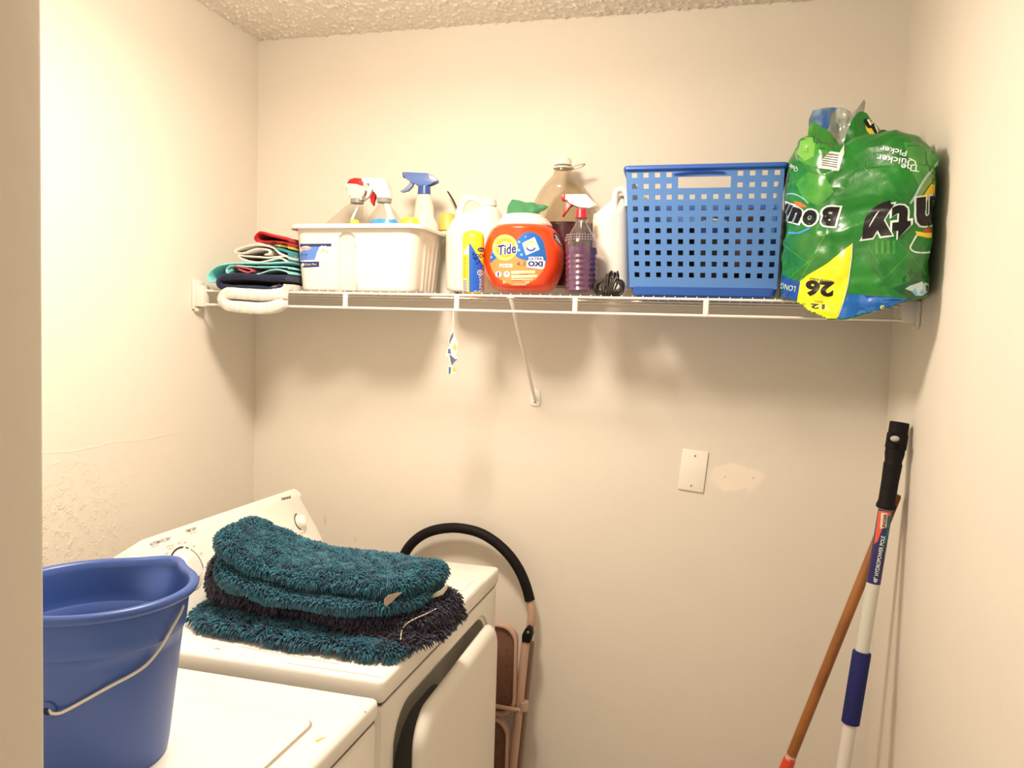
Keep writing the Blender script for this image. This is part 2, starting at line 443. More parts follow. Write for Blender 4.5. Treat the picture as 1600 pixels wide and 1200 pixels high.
prism(b, [(x, -.0045, z) for x, z in pts], (0, .0042, 0), .0012)
box(b, (sx-.012, YF-.003, ZS-.009), (sx+.008, YF+.008, ZS-.0065), .001)
build('support_strut', b, M['wire'], shelf)
b = BM(); lathe(b, [(.0032, 0), (.0032, .001), (.002, .002)], (0, 0, 0), 12, Matrix.Translation((sx+.001, -.0045, 1.329)) @ rot_to((0, -1, 0))); build('strut_screw', b, M['chrome'], shelf)
ZG = ZS+.0006

# =================================================================== FOLDED CLOTHS (left end of the shelf)
def cloth_mat(name, col, sc=260, var=.18, st=.7): return mat(name, col, .95, bump=(sc, st, .003), var=var, vscale=60, spec=.1, sheen=.25)
def ribbon(bm, pts, t, y0, y1, ny=14, wav=.0025, seed=0, sub=4, skewx=0, zdrop=None):
    """a cloth whose folded section is the centre line pts (pixels), running back along y"""
    P = []
    for p in smoothpts(pts, sub, closed=False):
        x, z = XZ(p.x, p.y, y0); P.append(Vector((x, z)))
    n = len(P); up_, dn = [], []
    for i, p in enumerate(P):
        a = P[max(i-1, 0)]; c_ = P[min(i+1, n-1)]; d = (c_-a).normalized(); nn = Vector((-d.y, d.x))
        k = t/2*(1 if 0 < i < n-1 else .55)
        up_.append(p+nn*k); dn.append(p-nn*k)
    prof = up_+dn[::-1]; m_ = len(prof); rows = []
    ys = [y0+(y1-y0)*j/ny for j in range(ny+1)]
    if y0 < -.314: ys = [y0, (y0-.3095)/2, -.3105, -.3085, -.3060]+[-.3060+(y1+.3060)*j/(ny-4) for j in range(1, ny-3)]
    for j in range(ny+1):
        y = ys[j]; fr = j/ny
        row = []
        for k, q in enumerate(prof):
            w = noise.noise(Vector((q.x*22+seed, fr*5, q.y*22)))*wav*(.5+fr)
            dy = noise.noise(Vector((q.x*30, seed, q.y*30)))*.004 if j in (0, ny) else 0
            yy = y+dy; zz = q.y+w; xx = min(q.x+skewx*fr+w*.6, .297)
            if yy > -.3079: zz = max(zz, ZG+.0012+.00002*k)
            row.append(bm.verts.new((xx, yy, zz)))
        rows.append(row)
    for a, c_ in zip(rows[:-1], rows[1:]):
        for k in range(m_): bm.faces.new((a[k], a[(k+1) % m_], c_[(k+1) % m_], c_[k]))
    for row, fl in ((rows[0], 0), (rows[-1], 1)):
        for i in range(n-1):
            bm.faces.new((row[i], row[i+1], row[m_-2-i], row[m_-1-i]))
    bmesh.ops.recalc_face_normals(bm, faces=bm.faces[:])
    bmesh.ops.subdivide_edges(bm, edges=bm.edges[:], cuts=1, use_grid_fill=True)
    bmesh.ops.smooth_vert(bm, verts=bm.verts[:], factor=.5, use_axis_x=True, use_axis_y=True, use_axis_z=True)
    bm.normal_update(); jitter(bm, .0012, 300, seed)
    for v in bm.verts:
        if v.co.y > -.3090: v.co.z = max(v.co.z, ZG+.0005)
YC = -.312
def cloth(name, m, pts, t, y0=YC, y1=-.07, label='', cat='towel', seed=0, **k):
    b = BM(); ribbon(b, pts, t, y0, y1, seed=seed, **k); o = build(name, b, m, angle=180)
    return tag(o, label, cat, 'folded cloths stacked on the shelf')
cloth('bath_towel', cloth_mat('white_terry', (.92, .885, .82)), [(452, 447), (440, 458), (410, 461), (375, 459), (352, 458), (346, 467), (354, 477), (380, 480), (410, 481), (430, 477), (441, 468)], .031, y0=-.335,
      label='thick white towel folded under the navy one, hanging over the shelf edge', seed=1)
cloth('hand_towel', cloth_mat('navy_terry', obs(34, 40, 66)), [(457, 434), (420, 434), (372, 431), (346, 433), (340, 442), (350, 449), (400, 451), (430, 453), (436, 445)], .0160, y0=-.325,
      label='navy blue terry towel folded between the white and aqua cloths', seed=2)
cloth('kitchen_towel', cloth_mat('aqua_cloth', obs(150, 228, 212)), [(455, 409), (420, 411), (380, 411), (350, 413), (332, 420), (324, 432), (330, 440), (345, 437), (356, 428), (362, 421)], .0045,
      label='pale aqua cloth with an open looped fold sticking out left', seed=3)
cloth('dish_cloth', cloth_mat('aqua_cloth_light', obs(168, 232, 216)), [(457, 428), (430, 421), (395, 430), (362, 430), (353, 422), (362, 415), (400, 417), (440, 417), (457, 420)], .0040,
      label='mint green thin cloth with a narrow loop, just above the navy towel', seed=4)
cloth('wash_cloth', cloth_mat('coral_cloth', obs(226, 88, 98)), [(364, 415), (378, 418), (393, 422), (386, 426), (370, 420)], .0035, y0=-.316,
      label='small coral pink cloth corner tucked inside the mint fold', seed=5)
cloth('flour_sack_towel', cloth_mat('white_cotton', (.92, .89, .84)), [(448, 409), (435, 403), (405, 410), (380, 406), (372, 399), (382, 400), (420, 402), (450, 400), (457, 404)], .004,
      label='thin white cotton towel, wavy edged, under the cream roll', seed=6)
cloth('tea_towel', cloth_mat('cream_cotton', (.90, .85, .75)), [(455, 403), (438, 397), (425, 386), (400, 382), (375, 388), (366, 393), (378, 396), (400, 389), (418, 390), (420, 396), (412, 398)], .0052,
      label='cream cotton towel rolled into a loose curl at its left end', seed=7)
cloth('striped_towel', cloth_mat('teal_cloth', obs(58, 150, 150)), [(430, 388), (445, 392), (457, 398), (457, 404), (450, 402)], .008,
      label='teal cloth folded behind the cream roll against the white tub', seed=8)
cloth('place_mat', cloth_mat('yellow_green_cloth', obs(225, 205, 70)), [(428, 383), (445, 385), (457, 388)], .005,
      label='thin yellow green cloth between the red and the teal ones', seed=9)
o = cloth('red_napkin', cloth_mat('red_cloth', obs(196, 26, 28)), [(461, 383), (440, 379), (400, 376), (404, 363), (420, 367), (445, 373), (461, 376)], .007,
      label='bright red folded cloth on top of the towel stack', seed=10)
b = BM()
for (a, c_, d) in (((424, 379), (434, 381), 4), ((440, 381), (450, 384), 3)):
    x, z = XZ(*a, YC-.003); x2, z2 = XZ(*c_, YC-.003)
    tube(b, [(x, YC-.004, z), ((x+x2)/2, YC-.0055, (z+z2)/2+.004), (x2, YC-.004, z2)], .002, 6)
build('printed_motif', b, cloth_mat('red_motif', obs(70, 20, 22)), o)['label'] = 'dark printed marks on the red edge'

# =================================================================== WHITE TUB of cleaning bottles
tub = thing('cleaning_tub', (.49, -.17, ZG), 'white rectangular plastic tub with a moulded grip recess, full of cleaning bottles', 'tub')
def tub_ring(z, x0, x1, y0, y1, r, notch=0, fl=True):
    """rounded rectangle; front side gets the arched grip recess"""
    out = []
    nf = 70
    xa, xb = x0+r, x1-r
    for i in range(nf+1):
        x = xa+(xb-xa)*i/nf; d = 0
        if notch:
            cxn, hw = .4655-.002, .0235+.004*(1.75-z)/.12
            ztop = 1.779
            t = abs(x-cxn)/hw
            top = ztop-.022*(1-math.sqrt(max(0, 1-min(t, 1)**2)))
            a = max(0, min(1, (1-t)*6)); v = max(0, min(1, (top-z)/.006))
            d = notch*(a*a*(3-2*a))*(v*v*(3-2*v))
            if z < 1.722: d *= 1.35
        out.append((x, y0+d, z))
    def corner(cx, cy, a0):
        for k in range(1, 8):
            a = math.radians(a0+90*k/8); out.append((cx+r*math.cos(a), cy+r*math.sin(a), z))
    corner(x1-r, y0+r, -90)
    n2 = 46
    for i in range(n2+1):
        y = y0+r+(y1-y0-2*r)*i/n2
        d = 0
        if notch and z < 1.775:
            for fc in (.22, .42, .62, .82):
                d = max(d, .004*max(0, 1-abs((i/n2)-fc)/.05))
        out.append((x1+d, y, z))
    corner(x1-r, y1-r, 0)
    for i in range(11): out.append((x1-r-(x1-x0-2*r)*i/10, y1, z))
    corner(x0+r, y1-r, 90)
    for i in range(11): out.append((x0, y1-r-(y1-y0-2*r)*i/10, z))
    corner(x0+r, y0+r, 180)
    return out
b = BM(); rings = []
TX0, TX1, TY0, TY1 = .303, .662, -.304, -.075
def tr(z, ins=0, notch=0.052, r=.035):
    f = (1.80-z)/.175*.014
    return tub_ring(z, TX0+f+ins, TX1-f-ins, TY0+f*.8+ins, TY1-f-ins, max(.006, r-ins*.6), notch)
rings.append(tr(ZG, .010)); rings.append(tr(ZG+.001, .004)); rings.append(tr(ZG+.006, .0005))
z = ZG+.012
while z < 1.79: rings.append(tr(z)); z += .004
rings += [tr(1.7905, 0, 0), tr(1.7915, -.010, 0), tr(1.7890, -.0125, 0), tr(1.7885, -.0145, 0), tr(1.7935, -.0155, 0), tr(1.7985, -.013, 0), tr(1.8005, -.008, 0), tr(1.8000, .001, 0), tr(1.796, .0035, 0), tr(1.70, .0165, 0), tr(ZG+.02, .017, 0), tr(ZG+.0045, .022, 0)]
loft(b, rings)
o, tubv = build('tub_body', b, M['whitepl'], tub, keep=True, angle=50)
lab = [(469, 381), (518, 380), (518, 417), (470, 419)]
decal('label_paper', tubv, mat('label_white', obs(248, 238, 220), .5), tub, [[(469.5, 381), (518, 380.5), (518, 415), (512, 420), (470, 419)]], off=.0006, step=5)
LN, LB = mat('label_navy', obs(40, 46, 96), .5), mat('label_blue', obs(96, 132, 196), .5)
decal('label_band', tubv, LN, tub, [[(469.5, 381), (518, 380.5), (518, 385), (469.5, 386)], [(470, 409), (499, 408.5), (499, 417), (470, 418.5)]], off=.0011)
decal('label_field', tubv, LB, tub, [[(470, 394), (480, 386), (500, 384.5), (495, 396), (492, 406), (470, 407)]], off=.0011)
decal('label_oval', tubv, mat('label_pink', obs(240, 196, 180), .5), tub, [circ(478.5, 387.5, 8, 3.2)], off=.0015)
decal('label_text', tubv, mat('label_red', obs(190, 60, 60), .5), tub, geos=[text_px('Rubbermaid', 478.5, 387.8, 2.6, 1, w=13)], off=.0019)
decal('label_text', tubv, LN, tub, geos=[text_px('12 Qt', 476, 398, 4, 1), text_px('11.4 L', 477, 403, 2, 1)], off=.0016)
decal('label_text', tubv, M['whitepl'], tub, geos=[text_px('Dish Pan', 486, 413, 3, 2, w=17)], polys=[circ(474, 413.5, 2.4)], off=.0016)
decal('label_flower', tubv, mat('daisy_white', obs(250, 240, 215), .5), tub, [circ(506+5*math.cos(a), 391+5*math.sin(a), 2.8, n=10) for a in [k*1.05 for k in range(6)]]+[circ(501, 398, 6, 5), circ(513, 398, 5, 5)], off=.0016)
decal('label_flower_centre', tubv, mat('daisy_yellow', obs(226, 196, 70), .5), tub, [circ(506, 391, 2), circ(512, 393, 1.6)], off=.0021)
decal('label_text', tubv, mat('label_tan', obs(210, 180, 130), .5), tub, geos=[text_px('12', 503.5, 412.5, 6), text_px('QT', 511, 412.5, 5)], off=.0012)

def rowsc(cx, rows): return [(py, cx-hw, cx+hw) for py, hw in rows]
ZT = ZG+.006
# --- spray bottles in the tub
def lathe_obj(name, m, prof, c, parent, Mx=None, seg=32):
    b = BM(); lathe(b, prof, c, seg, Mx); return build(name, b, m, parent)
red = mat('red_plastic', obs(214, 30, 30), .35); yel = mat('yellow_plastic', obs(250, 222, 60), .4); ora = mat('amber_plastic', obs(246, 196, 84), .4)
greyc = mat('grey_collar', obs(150, 140, 126), .4)
# blue trigger, frosted bottle
s3 = thing('spray_bottle', (XZ(662, 400, -.137)[0], -.137, ZT), 'frosted white spray bottle with a see-through blue trigger head, standing in the white tub', 'spray bottle', 'cleaning bottles in the white tub')
fro = mat('frosted_plastic', obs(226, 206, 176), .5, spec=.3)
bl3 = mat('blue_trigger', obs(96, 118, 166), .3); bl3b = mat('blue_collar', obs(58, 82, 140), .3)
b = BM(); z0 = XZ(662, 372, -.137)[1]
loft_px(b, [(437, 634, 668), (425, 633, 669), (384, 636, 672), (376, 640, 684), (352, 641, 684), (346, 645, 681), (340, 647, 678), (322, 649, 677), (314, 650, 675), (306, 652, 673), (303, 653, 672)], -.137, ratio=.72)
build('bottle', b, fro, s3)
b = BM(); loft_px(b, [(304, 653, 672.5), (291, 654, 672)], -.137, ratio=.9); build('collar', b, bl3b, s3)
b = BM(); pxprism(b, [(636, 270), (668, 271), (678, 275), (685, 283), (684, 286), (674, 287), (668, 289), (664, 292), (655, 292), (648, 285), (638, 279), (632, 278), (632, 270)], -.137, .022, .004); build('trigger_head', b, bl3, s3)
b = BM(); pxprism(b, [(630, 270), (641, 270), (640, 279), (631, 278)], -.137, .02, .003); build('nozzle', b, bl3b, s3)
b = BM(); pxprism(b, [(643, 281), (648, 284), (645, 292), (638, 299), (629, 301), (626, 299), (635, 295), (641, 289)], -.137, .013, .002); build('trigger', b, mat('blue_trigger_grey', obs(136, 146, 172), .35), s3)
b = BM(); pxprism(b, [(671, 273), (679, 276), (684.5, 282), (681, 284), (672, 282)], -.137, .0228, .003); build('rear_cap', b, mat('blue_trigger_pale', obs(196, 184, 178), .35), s3)
# white trigger with grey collar, red trigger (front)
s2 = thing('spray_bottle', (XZ(600, 420, -.225)[0], -.225, ZT), 'clear spray bottle with all-white head and grey collar, nearest the front of the white tub', 'spray bottle', 'cleaning bottles in the white tub')
b = BM(); loft_px(b, [(455, 577, 626), (445, 574, 628), (370, 574, 628), (345, 576, 626), (336, 580, 621), (328, 586, 615), (320, 592, 610), (314, 592, 610)], -.225, ratio=.75); build('bottle', b, M['clear'], s2)
b = BM(); loft_px(b, [(455, 580, 623), (370, 577, 625), (349, 578, 624), (344, 583, 618), (343.6, 588, 612)], -.225, ratio=.72); build('contents', b, mat('blue_label', obs(52, 160, 226), .4), s2)
b = BM(); pts = [hit(603, 316, 'y', -.225), hit(607, 330, 'y', -.225), hit(612, 345, 'y', -.225)]; tube(b, pts, [.009, .010, .011], 12); build('dip_tube', b, M['jugpl'], s2)
b = BM(); loft_px(b, [(317, 590.5, 610.5), (310, 590, 611)], -.225, ratio=1); build('collar', b, greyc, s2)
b = BM(); pxprism(b, [(571, 278), (590, 279), (603, 279), (605, 284), (606, 291), (611, 297), (611.5, 311), (590.5, 311), (590, 300), (586, 292), (578, 290), (573, 286), (567, 285), (567, 279)], -.225, .026, .005); build('trigger_head', b, M['whitepl'], s2)
b = BM(); pxprism(b, [(578, 289), (584, 291), (581, 300), (577, 309), (572, 312), (574, 303), (577, 296)], -.235, .014, .003); build('trigger', b, M['whitepl'], s2)
b = BM(); pxprism(b, [(586, 298), (590, 299), (585, 310), (585.5, 320), (584, 322), (580, 316), (579, 308), (582, 302)], -.22, .012, .003); build('trigger_lever', b, red, s2)
# tilted red and white head
s1 = thing('spray_bottle', (XZ(540, 420, -.15)[0], -.15, ZT), 'clear tilted spray bottle with red nosed white head, leaning left in the white tub', 'spray bottle', 'cleaning bottles in the white tub')
b = BM(); loft_px(b, [(440, 522, 562), (380, 514, 564), (352, 508, 566), (346, 514, 566), (332, 530, 567), (322, 541, 567.5), (318, 549, 567), (312, 550, 567)], -.15, ratio=.6); build('bottle', b, M['clear'], s1)
b = BM(); loft_px(b, [(318, 548.5, 568), (311, 549, 567.5)], -.15); build('collar', b, greyc, s1)
b = BM(); pxprism(b, [(541, 290), (548, 287), (561, 289), (577, 294), (576, 300), (570, 303), (571, 313), (560, 316), (549, 311), (549, 300), (543, 295)], -.15, .026, .005); build('trigger_head', b, M['whitepl'], s1)
b = BM(); pxprism(b, [(544, 287), (548, 281), (556, 278.5), (566, 279.5), (566, 290), (560, 289)], -.15, .024, .005); build('nozzle_cover', b, red, s1)
b = BM(); pxprism(b, [(563, 301), (572, 297), (576, 296), (576, 303), (568, 306)], -.15, .016, .003); build('trigger', b, mat('dull_red', obs(196, 106, 92), .4), s1)
# yellow lidded small ones
for (xa, xb, yt, yb_, y, m_, lbl) in ((627, 654, 340, 446, -.195, yel, 'bottle with a lemon yellow cap standing just left of the blue trigger bottle'), (686, 712, 334, 462, -.034, ora, 'bottle with an amber orange cap, standing between the white tub and the wall'), (547, 561, 343, 446, -.21, yel, 'small yellow capped bottle, only its cap showing between the two clear spray bottles')):
    t = thing('capped_bottle', (XZ((xa+xb)/2, 420, y)[0], y, ZT if y < -.06 else ZG), lbl, 'bottle', 'cleaning bottles in the white tub')
    b = BM(); h = 26 if xb-xa > 20 else 10
    w2 = 1
    loft_px(b, [(yb_, xa+w2, xb-w2), (yt+h+3, xa+w2, xb-w2), (yt+h, xa+4, xb-4)], y, ratio=.8); build('bottle', b, M['jugpl'], t)
    b = BM(); loft_px(b, [(yt+h+.5, xa, xb), (yt+3, xa+.5, xb-.5), (yt+1, xa+2, xb-2), (yt, xa+5, xb-5)], y, ratio=.85); build('cap', b, m_, t)
# scouring pads and the thin dark loop at the tub's right rear
t = BM()
for k, (dx, dz) in enumerate(((0, 0), (.010, -.005))):
    q = []
    for px, py in ((678, 376), (700, 362), (706, 366), (690, 384), (684, 388)):
        x, z = XZ(px, py, -.12); q.append((min(x+dx, .632), -.205+k*.02, z+dz))
    prism(t, q, (0, .015, 0), .002)
o = build('scouring_cloth', t, cloth_mat('teal_scourer', obs(110, 140, 136))); tag(o, 'grey teal folded wipe poking out at the right rear of the white tub', 'cloth')
b = BM(); y = -.04
tube(b, smoothpts([hit(p, q, 'y', y) for p, q in ((716, 375), (717.5, 345), (715, 330), (709, 315), (702, 303), (699, 299))], 4, False), [.0012+.0009*math.sin(math.pi*i/20) for i in range(21)], 8, flat=2.2)
p = hit(717, 375, 'y', y); z = ZG; 
tube(b, [(p.x, y, p.z), (p.x, y, ZG)], .0018, 8)
o = build('wire_hanger', b, mat('dark_wire', (.06, .05, .045), .4)); tag(o, 'thin dark curved wire rising behind the white tub beside the bleach jug', 'wire')

# =================================================================== JUG with handle
j1 = thing('bleach_jug', (.79, -.11, ZG), 'big white plastic jug with loop handle, between the white tub and the orange pods tub', 'jug')
y = -.115
b = BM(); loft_px(b, [(455.5, 704, 786), (452, 700, 789), (440, 699, 790), (372, 699, 790), (358, 702, 789), (346, 709, 787), (338, 722, 784), (330, 740, 780), (325, 750, 776)], y, ry=.053, sub=3, pw=2.6); build('jug_body', b, M['jugpl'], j1)
b = BM(); tube(b, smoothpts([hit(a, c_, 'y', y-.01) for a, c_ in ((712, 366), (716, 345), (720, 325), (726, 313), (736, 309), (748, 314), (757, 322), (766, 331))], 4, False), [.0125-.005*min(1, i/22) for i in range(29)], 14, flat=1.1); build('handle', b, M['jugpl'], j1)
b = BM(); loft_px(b, [(326, 755, 774), (322, 755, 774), (322, 753, 776), (313, 754, 775), (312, 756, 773)], y, ratio=1, seg=24); build('cap', b, M['whitepl'], j1)
# =================================================================== JUG beside the basket
j2 = thing('bleach_jug', (1.16, -.16, ZG), 'white plastic jug with loop handle, half hidden behind the blue basket', 'jug')
y = -.16
b = BM(); loft_px(b, [(453, 930, 980), (449, 926, 984), (430, 926, 984), (345, 927, 983), (335, 932, 982), (325, 942, 981), (318, 950, 980), (312, 956, 978)], y, ry=.042, sub=3, pw=2.6); build('jug_body', b, M['jugpl'], j2)
b = BM(); tube(b, smoothpts([hit(a, c_, 'y', y-.028) for a, c_ in ((960, 350), (961, 330), (961, 312), (963, 300), (969, 296), (976, 298), (980, 306), (981, 322))], 4, False), .0085, 14); build('handle', b, M['jugpl'], j2)
b = BM(); loft_px(b, [(314, 960, 977), (307, 961, 976)], y+.01, ratio=1, seg=24); build('cap', b, M['whitepl'], j2)

# =================================================================== ODOUR CAN
can = thing('powder_can', (.808, -.268, ZG), 'tall narrow yellow and blue canister in front of the white jug', 'canister')
b = BM(); y = -.268
loft_px(b, [(458.5, 725, 755), (457, 723.5, 756), (372, 723.5, 756), (366, 724.5, 755), (362.5, 728, 752), (361, 733, 747)], y, seg=48)
o, cv = build('can_body', b, mat('can_yellow', obs(250, 214, 40), .35), can, keep=True)
dB = mat('can_blue', obs(30, 84, 168), .35); dN = mat('can_navy', obs(28, 34, 84), .35)
decal('blue_print', cv, dB, can, [[(733, 459), (733, 382), (735, 380), (737, 384), (738, 404), (742, 412), (749, 417), (757, 418), (757, 459)]], off=.0004, step=3)
decal('white_print', cv, M['whitepl'], can, [[(722, 436), (730, 436), (730, 459), (722, 459)], [(722, 398), (732, 382), (732, 398)]], off=.0004, step=3)
decal('bar_code', cv, mat('can_mauve', obs(110, 84, 120), .5), can, [[(724.5, 438+2.4*k), (730, 438+2.4*k), (730, 439.3+2.4*k), (724.5, 439.3+2.4*k)] for k in range(8)], off=.0007, step=3)
decal('small_print', cv, mat('can_brown', obs(150, 110, 40), .5), can, [[(724.5, 402+3*k), (729.5-(k % 3), 402+3*k), (729.5-(k % 3), 403+3*k), (724.5, 403+3*k)] for k in range(11)], off=.0006, step=3)
decal('brand_oval', cv, dN, can, [circ(751.5, 390, 5.5, 3.4)], off=.0007, step=3)
decal('lettering', cv, dN, can, geos=[text_px('ODOR', 754, 399.6, 6.2, 0, w=23, bold=.02)], off=.0007, step=3)
decal('lettering', cv, M['whitepl'], can, geos=[text_px('Arm', 751.5, 390, 2.6)], off=.0010, step=3)
decal('lettering', cv, M['whitepl'], can, geos=[text_px('ELIMINATOR', 750.5, 440, 4.2, 90, w=34), text_px('NET WT', 746, 455, 2, 0)], polys=[arcband(750, 426, 3.4, 4.4, 0, 350)], off=.0009, step=3)

# =================================================================== PODS TUB
td = thing('detergent_pods_tub', (.934, -.215, ZG), 'round orange laundry pods tub with pink-white lid and blue and yellow label', 'tub')
y = -.214
b = BM()
loft_px(b, [(457.2, 789, 848), (455, 780, 857), (450, 773, 865), (440, 766.5, 871), (425, 760, 877.5), (408, 757.3, 880.2), (392, 758, 880), (378, 761.5, 876.5), (368, 766, 872.5), (361, 771, 868), (356, 777, 862), (354.5, 781, 858)], y, ry=.083, sub=4, seg=72, pw=2.15)
orange = mat('orange_tub', obs(240, 66, 14, 1.0), .28, coat=.3)
o, tv = build('tub_body', b, orange, td, keep=True)
b = BM(); loft_px(b, [(355, 777, 862, .066), (352.5, 776.5, 862.5, .067), (349, 780, 860, .065), (344, 784, 856, .062), (343, 785.5, 854.5, .06), (338.8, 786.5, 853.5, .059), (337.6, 790, 850, .056)], y, seg=64, pw=2.1)
build('lid', b, mat('pods_lid', obs(250, 214, 192), .4), td)
peach = mat('label_peach', obs(252, 136, 70), .4); wht = mat('label_print_white', obs(255, 240, 222), .4)
tblue = mat('label_tide_blue', obs(26, 98, 168), .4); tnavy = mat('label_tide_navy', obs(30, 26, 104), .4)
decal('label_field', tv, peach, td, [[(765.5, 412), (768, 400), (776, 392), (850, 398), (852, 416), (848, 424), (838, 436), (820, 446), (800, 446), (782, 437), (770, 425)]], off=.0005, step=4)
decal('label_blue', tv, tblue, td, [[(766, 411), (767, 400), (770, 388), (775, 378), (781, 374), (776, 390), (778, 402)], smoothpts([(808, 402), (804, 392), (806, 380), (811, 371), (820, 364), (830, 362.5), (841, 367), (849, 378), (852, 392), (853, 412), (836, 410), (822, 407)], 2)], off=.0009, step=4)
decal('label_glow', tv, mat('label_glow', obs(255, 216, 96), .4), td, [circ(789.5, 387, 19.5, 20.5)], off=.0013, step=4)
decal('label_ring', tv, mat('label_amber', obs(250, 160, 34), .4), td, [arcband(790, 387, 10, 15, 20, 380, 40)], off=.0017, step=4)
decal('label_ring_core', tv, mat('label_lemon', obs(255, 236, 130), .4), td, [circ(790, 387, 10)], off=.0017, step=4)
decal('logo_outline', tv, wht, td, geos=[text_px('Tide', 793, 389.5, 17.5, 9, w=30, bold=.07, shear=.25)], off=.0021, step=4)
decal('logo', tv, tnavy, td, geos=[text_px('Tide', 793, 389.5, 16, 9, w=27.5, bold=.025, shear=.25)], off=.0026, step=4)
decal('pod_packet', tv, wht, td, [[(816, 380), (835, 370.5), (843, 390), (822, 399)]], off=.0013, step=4)
decal('pod_swirl', tv, mat('pod_green', obs(176, 196, 120), .4), td, [arcband(829.5, 384.5, 5.5, 8.5, 20, 200)], off=.0017, step=4)
decal('pod_swirl', tv, mat('pod_blue', obs(70, 90, 170), .4), td, [arcband(829.5, 384.5, 5.5, 8.5, 200, 340)], off=.0017, step=4)
decal('pod_swirl', tv, mat('pod_pale', obs(236, 226, 170), .4), td, [circ(829.5, 384.5, 4.6)], off=.0017, step=4)
decal('bubble', tv, mat('bubble_blue', obs(120, 180, 220), .4), td, [circ(a, c_, r_, n=12) for a, c_, r_ in ((811, 378, 2), (808.5, 385, 1.5), (811, 391, 2.2), (815, 398, 2), (768.5, 402, 1.6), (771, 394, 1.4), (774, 384, 1.5), (821, 370, 1.4))], off=.0013, step=4)
decal('oxi_panel', tv, wht, td, [[(826, 401.5), (848, 401.5), (849, 407), (852, 408), (850, 419), (846, 421), (823, 417.5), (823.5, 407.5), (826, 407)]], off=.0014, step=4)
decal('lettering', tv, tnavy, td, geos=[text_px('ULTRA', 837, 404.3, 4, 0, w=20, bold=.03), text_px('OXI', 836.4, 412.3, 8.2, -1, w=23, bold=.05)], off=.0018, step=4)
decal('lettering', tv, mat('label_dark_navy', obs(34, 28, 62), .4), td, geos=[text_px('4', 810, 412.3, 7), text_px('in', 815, 414, 3), text_px('1', 819.3, 412.3, 7)], off=.0010, step=4)
decal('lettering', tv, wht, td, geos=[text_px('PODS', 791, 415, 6, 0, w=20, bold=.04), text_px('LAUNDRY DETERGENT', 812, 444.5, 2.6, 0, w=20), text_px('81', 788.5, 441, 4, -3), text_px('oz', 824, 441, 3, 3)], off=.0011, step=4)
decal('small_print', tv, mat('label_cream', obs(255, 214, 160), .4), td, [[(799, 423.5), (836, 422.5), (836, 427), (799, 428)], [(799, 430), (840, 429), (838, 433.5), (799, 434.5)], [(799, 436), (834, 435.5), (832, 437), (799, 438)]], off=.0011, step=4)
decal('small_print', tv, mat('label_brick', obs(190, 70, 30), .4), td, [[(811, 428.2), (826, 428), (826, 429), (811, 429.2)], [(799, 437.6), (816, 437.4), (816, 438.6), (799, 438.8)]], off=.0014, step=4)
for q in (779, 792):
    decal('warning_icon', tv, wht, td, [circ(q, 428.5, 4.8)], off=.0011, step=4)
decal('icon_ink', tv, tnavy, td, [circ(779, 426, 1, 1.6), [(778, 426), (780.5, 427), (779.5, 432.5), (778, 432.5)], circ(792, 427, 1.5, 1)], off=.0015, step=4)
decal('side_sticker', tv, mat('sticker_purple', obs(40, 30, 74), .4), td, [[(864.5, 363.5), (868, 364), (879, 380), (879.5, 387), (876, 385.5), (864.5, 372)]], off=.0006, step=3)
decal('side_sticker_print', tv, wht, td, [[(866, 367), (868, 367.5), (875.5, 379), (874, 379)], [(866.5, 372), (868, 372.5), (877.5, 384), (876, 383.5)]], off=.0010, step=3)

# crumpled green pouch lying on the lid
b = BM(); y = -.205; rings = []
zl = hit(815, 337.6, 'y', y).z+.0008
rows = [(0, .874, .962, .026), (.2, .874, .962, .024), (.45, .877, .970, .016), (.7, .882, .978, .010), (.88, .885, .982, .005), (1, .887, .984, .0025)]
for v, xa, xb, ry_ in rows:
    rings.append([(p[0], p[1], zl+(hit(812+30*(p[0]-.89)/.08, 311+10*(p[0]-.89)/.08, 'y', y).z-zl)*v) for p in ell((xa+xb)/2, y, 0, (xb-xa)/2, ry_, 36, 1.6)])
loft(b, rings); bmesh.ops.subdivide_edges(b, edges=b.edges[:], cuts=1, use_grid_fill=True); jitter(b, .006, 45, 3, lambda c_: c_.z > zl+.006)
o = build('snack_pouch', b, clear('green_film', (.35, .62, .45), .3, obs(80, 150, 96), .62)); tag(o, 'crumpled see-through green plastic pouch lying on the lid of the orange tub', 'pouch')

# =================================================================== GALLON BOTTLE
gl = thing('gallon_bottle', (1.0, -.08, ZG), 'large clear round-shouldered bottle half full of dark purple liquid, behind the orange tub', 'bottle')
y = -.078
gr = [(448.5, 843, 920), (445, 837, 927), (430, 834, 930), (360, 834, 930), (354, 836, 928), (348, 834, 930), (322, 834.5, 930), (310, 838, 925), (298, 845, 916), (286, 854, 906), (276, 863, 897), (269, 866, 893), (262, 866.5, 892.5)]
b = BM(); loft_px(b, gr, y, ry=.058, sub=3, seg=56, cap1=False); build('bottle', b, clear('gallon_clear', (.86, .81, .72), .10, obs(150, 130, 100), .05), gl)
b = BM(); loft_px(b, [(448.3, 845, 918), (444.5, 839, 925), (430, 836, 928), (360, 836, 928), (355, 837.5, 926.5), (350.5, 836.5, 927.5)], y, ry=.0565, seg=56, sub=2); build('liquid', b, mat('purple_liquid', obs(84, 8, 48), .2, spec=.3), gl)
b = BM(); loft_px(b, [(258.5, 866, 894), (256.5, 867, 893), (250, 867.5, 892.5), (248, 869, 891)], y, ratio=1, seg=32); build('cap', b, mat('ivory_cap', obs(244, 228, 196), .4), gl)
b = BM()
lz = hit(880, 263, 'y', y); R0 = .0235
lathe(b, [(R0-.002, -.0022), (R0+.004, -.0022), (R0+.004, .0022), (R0-.002, .0022)], (lz.x, y, lz.z), 36)
hx = lz.x+R0
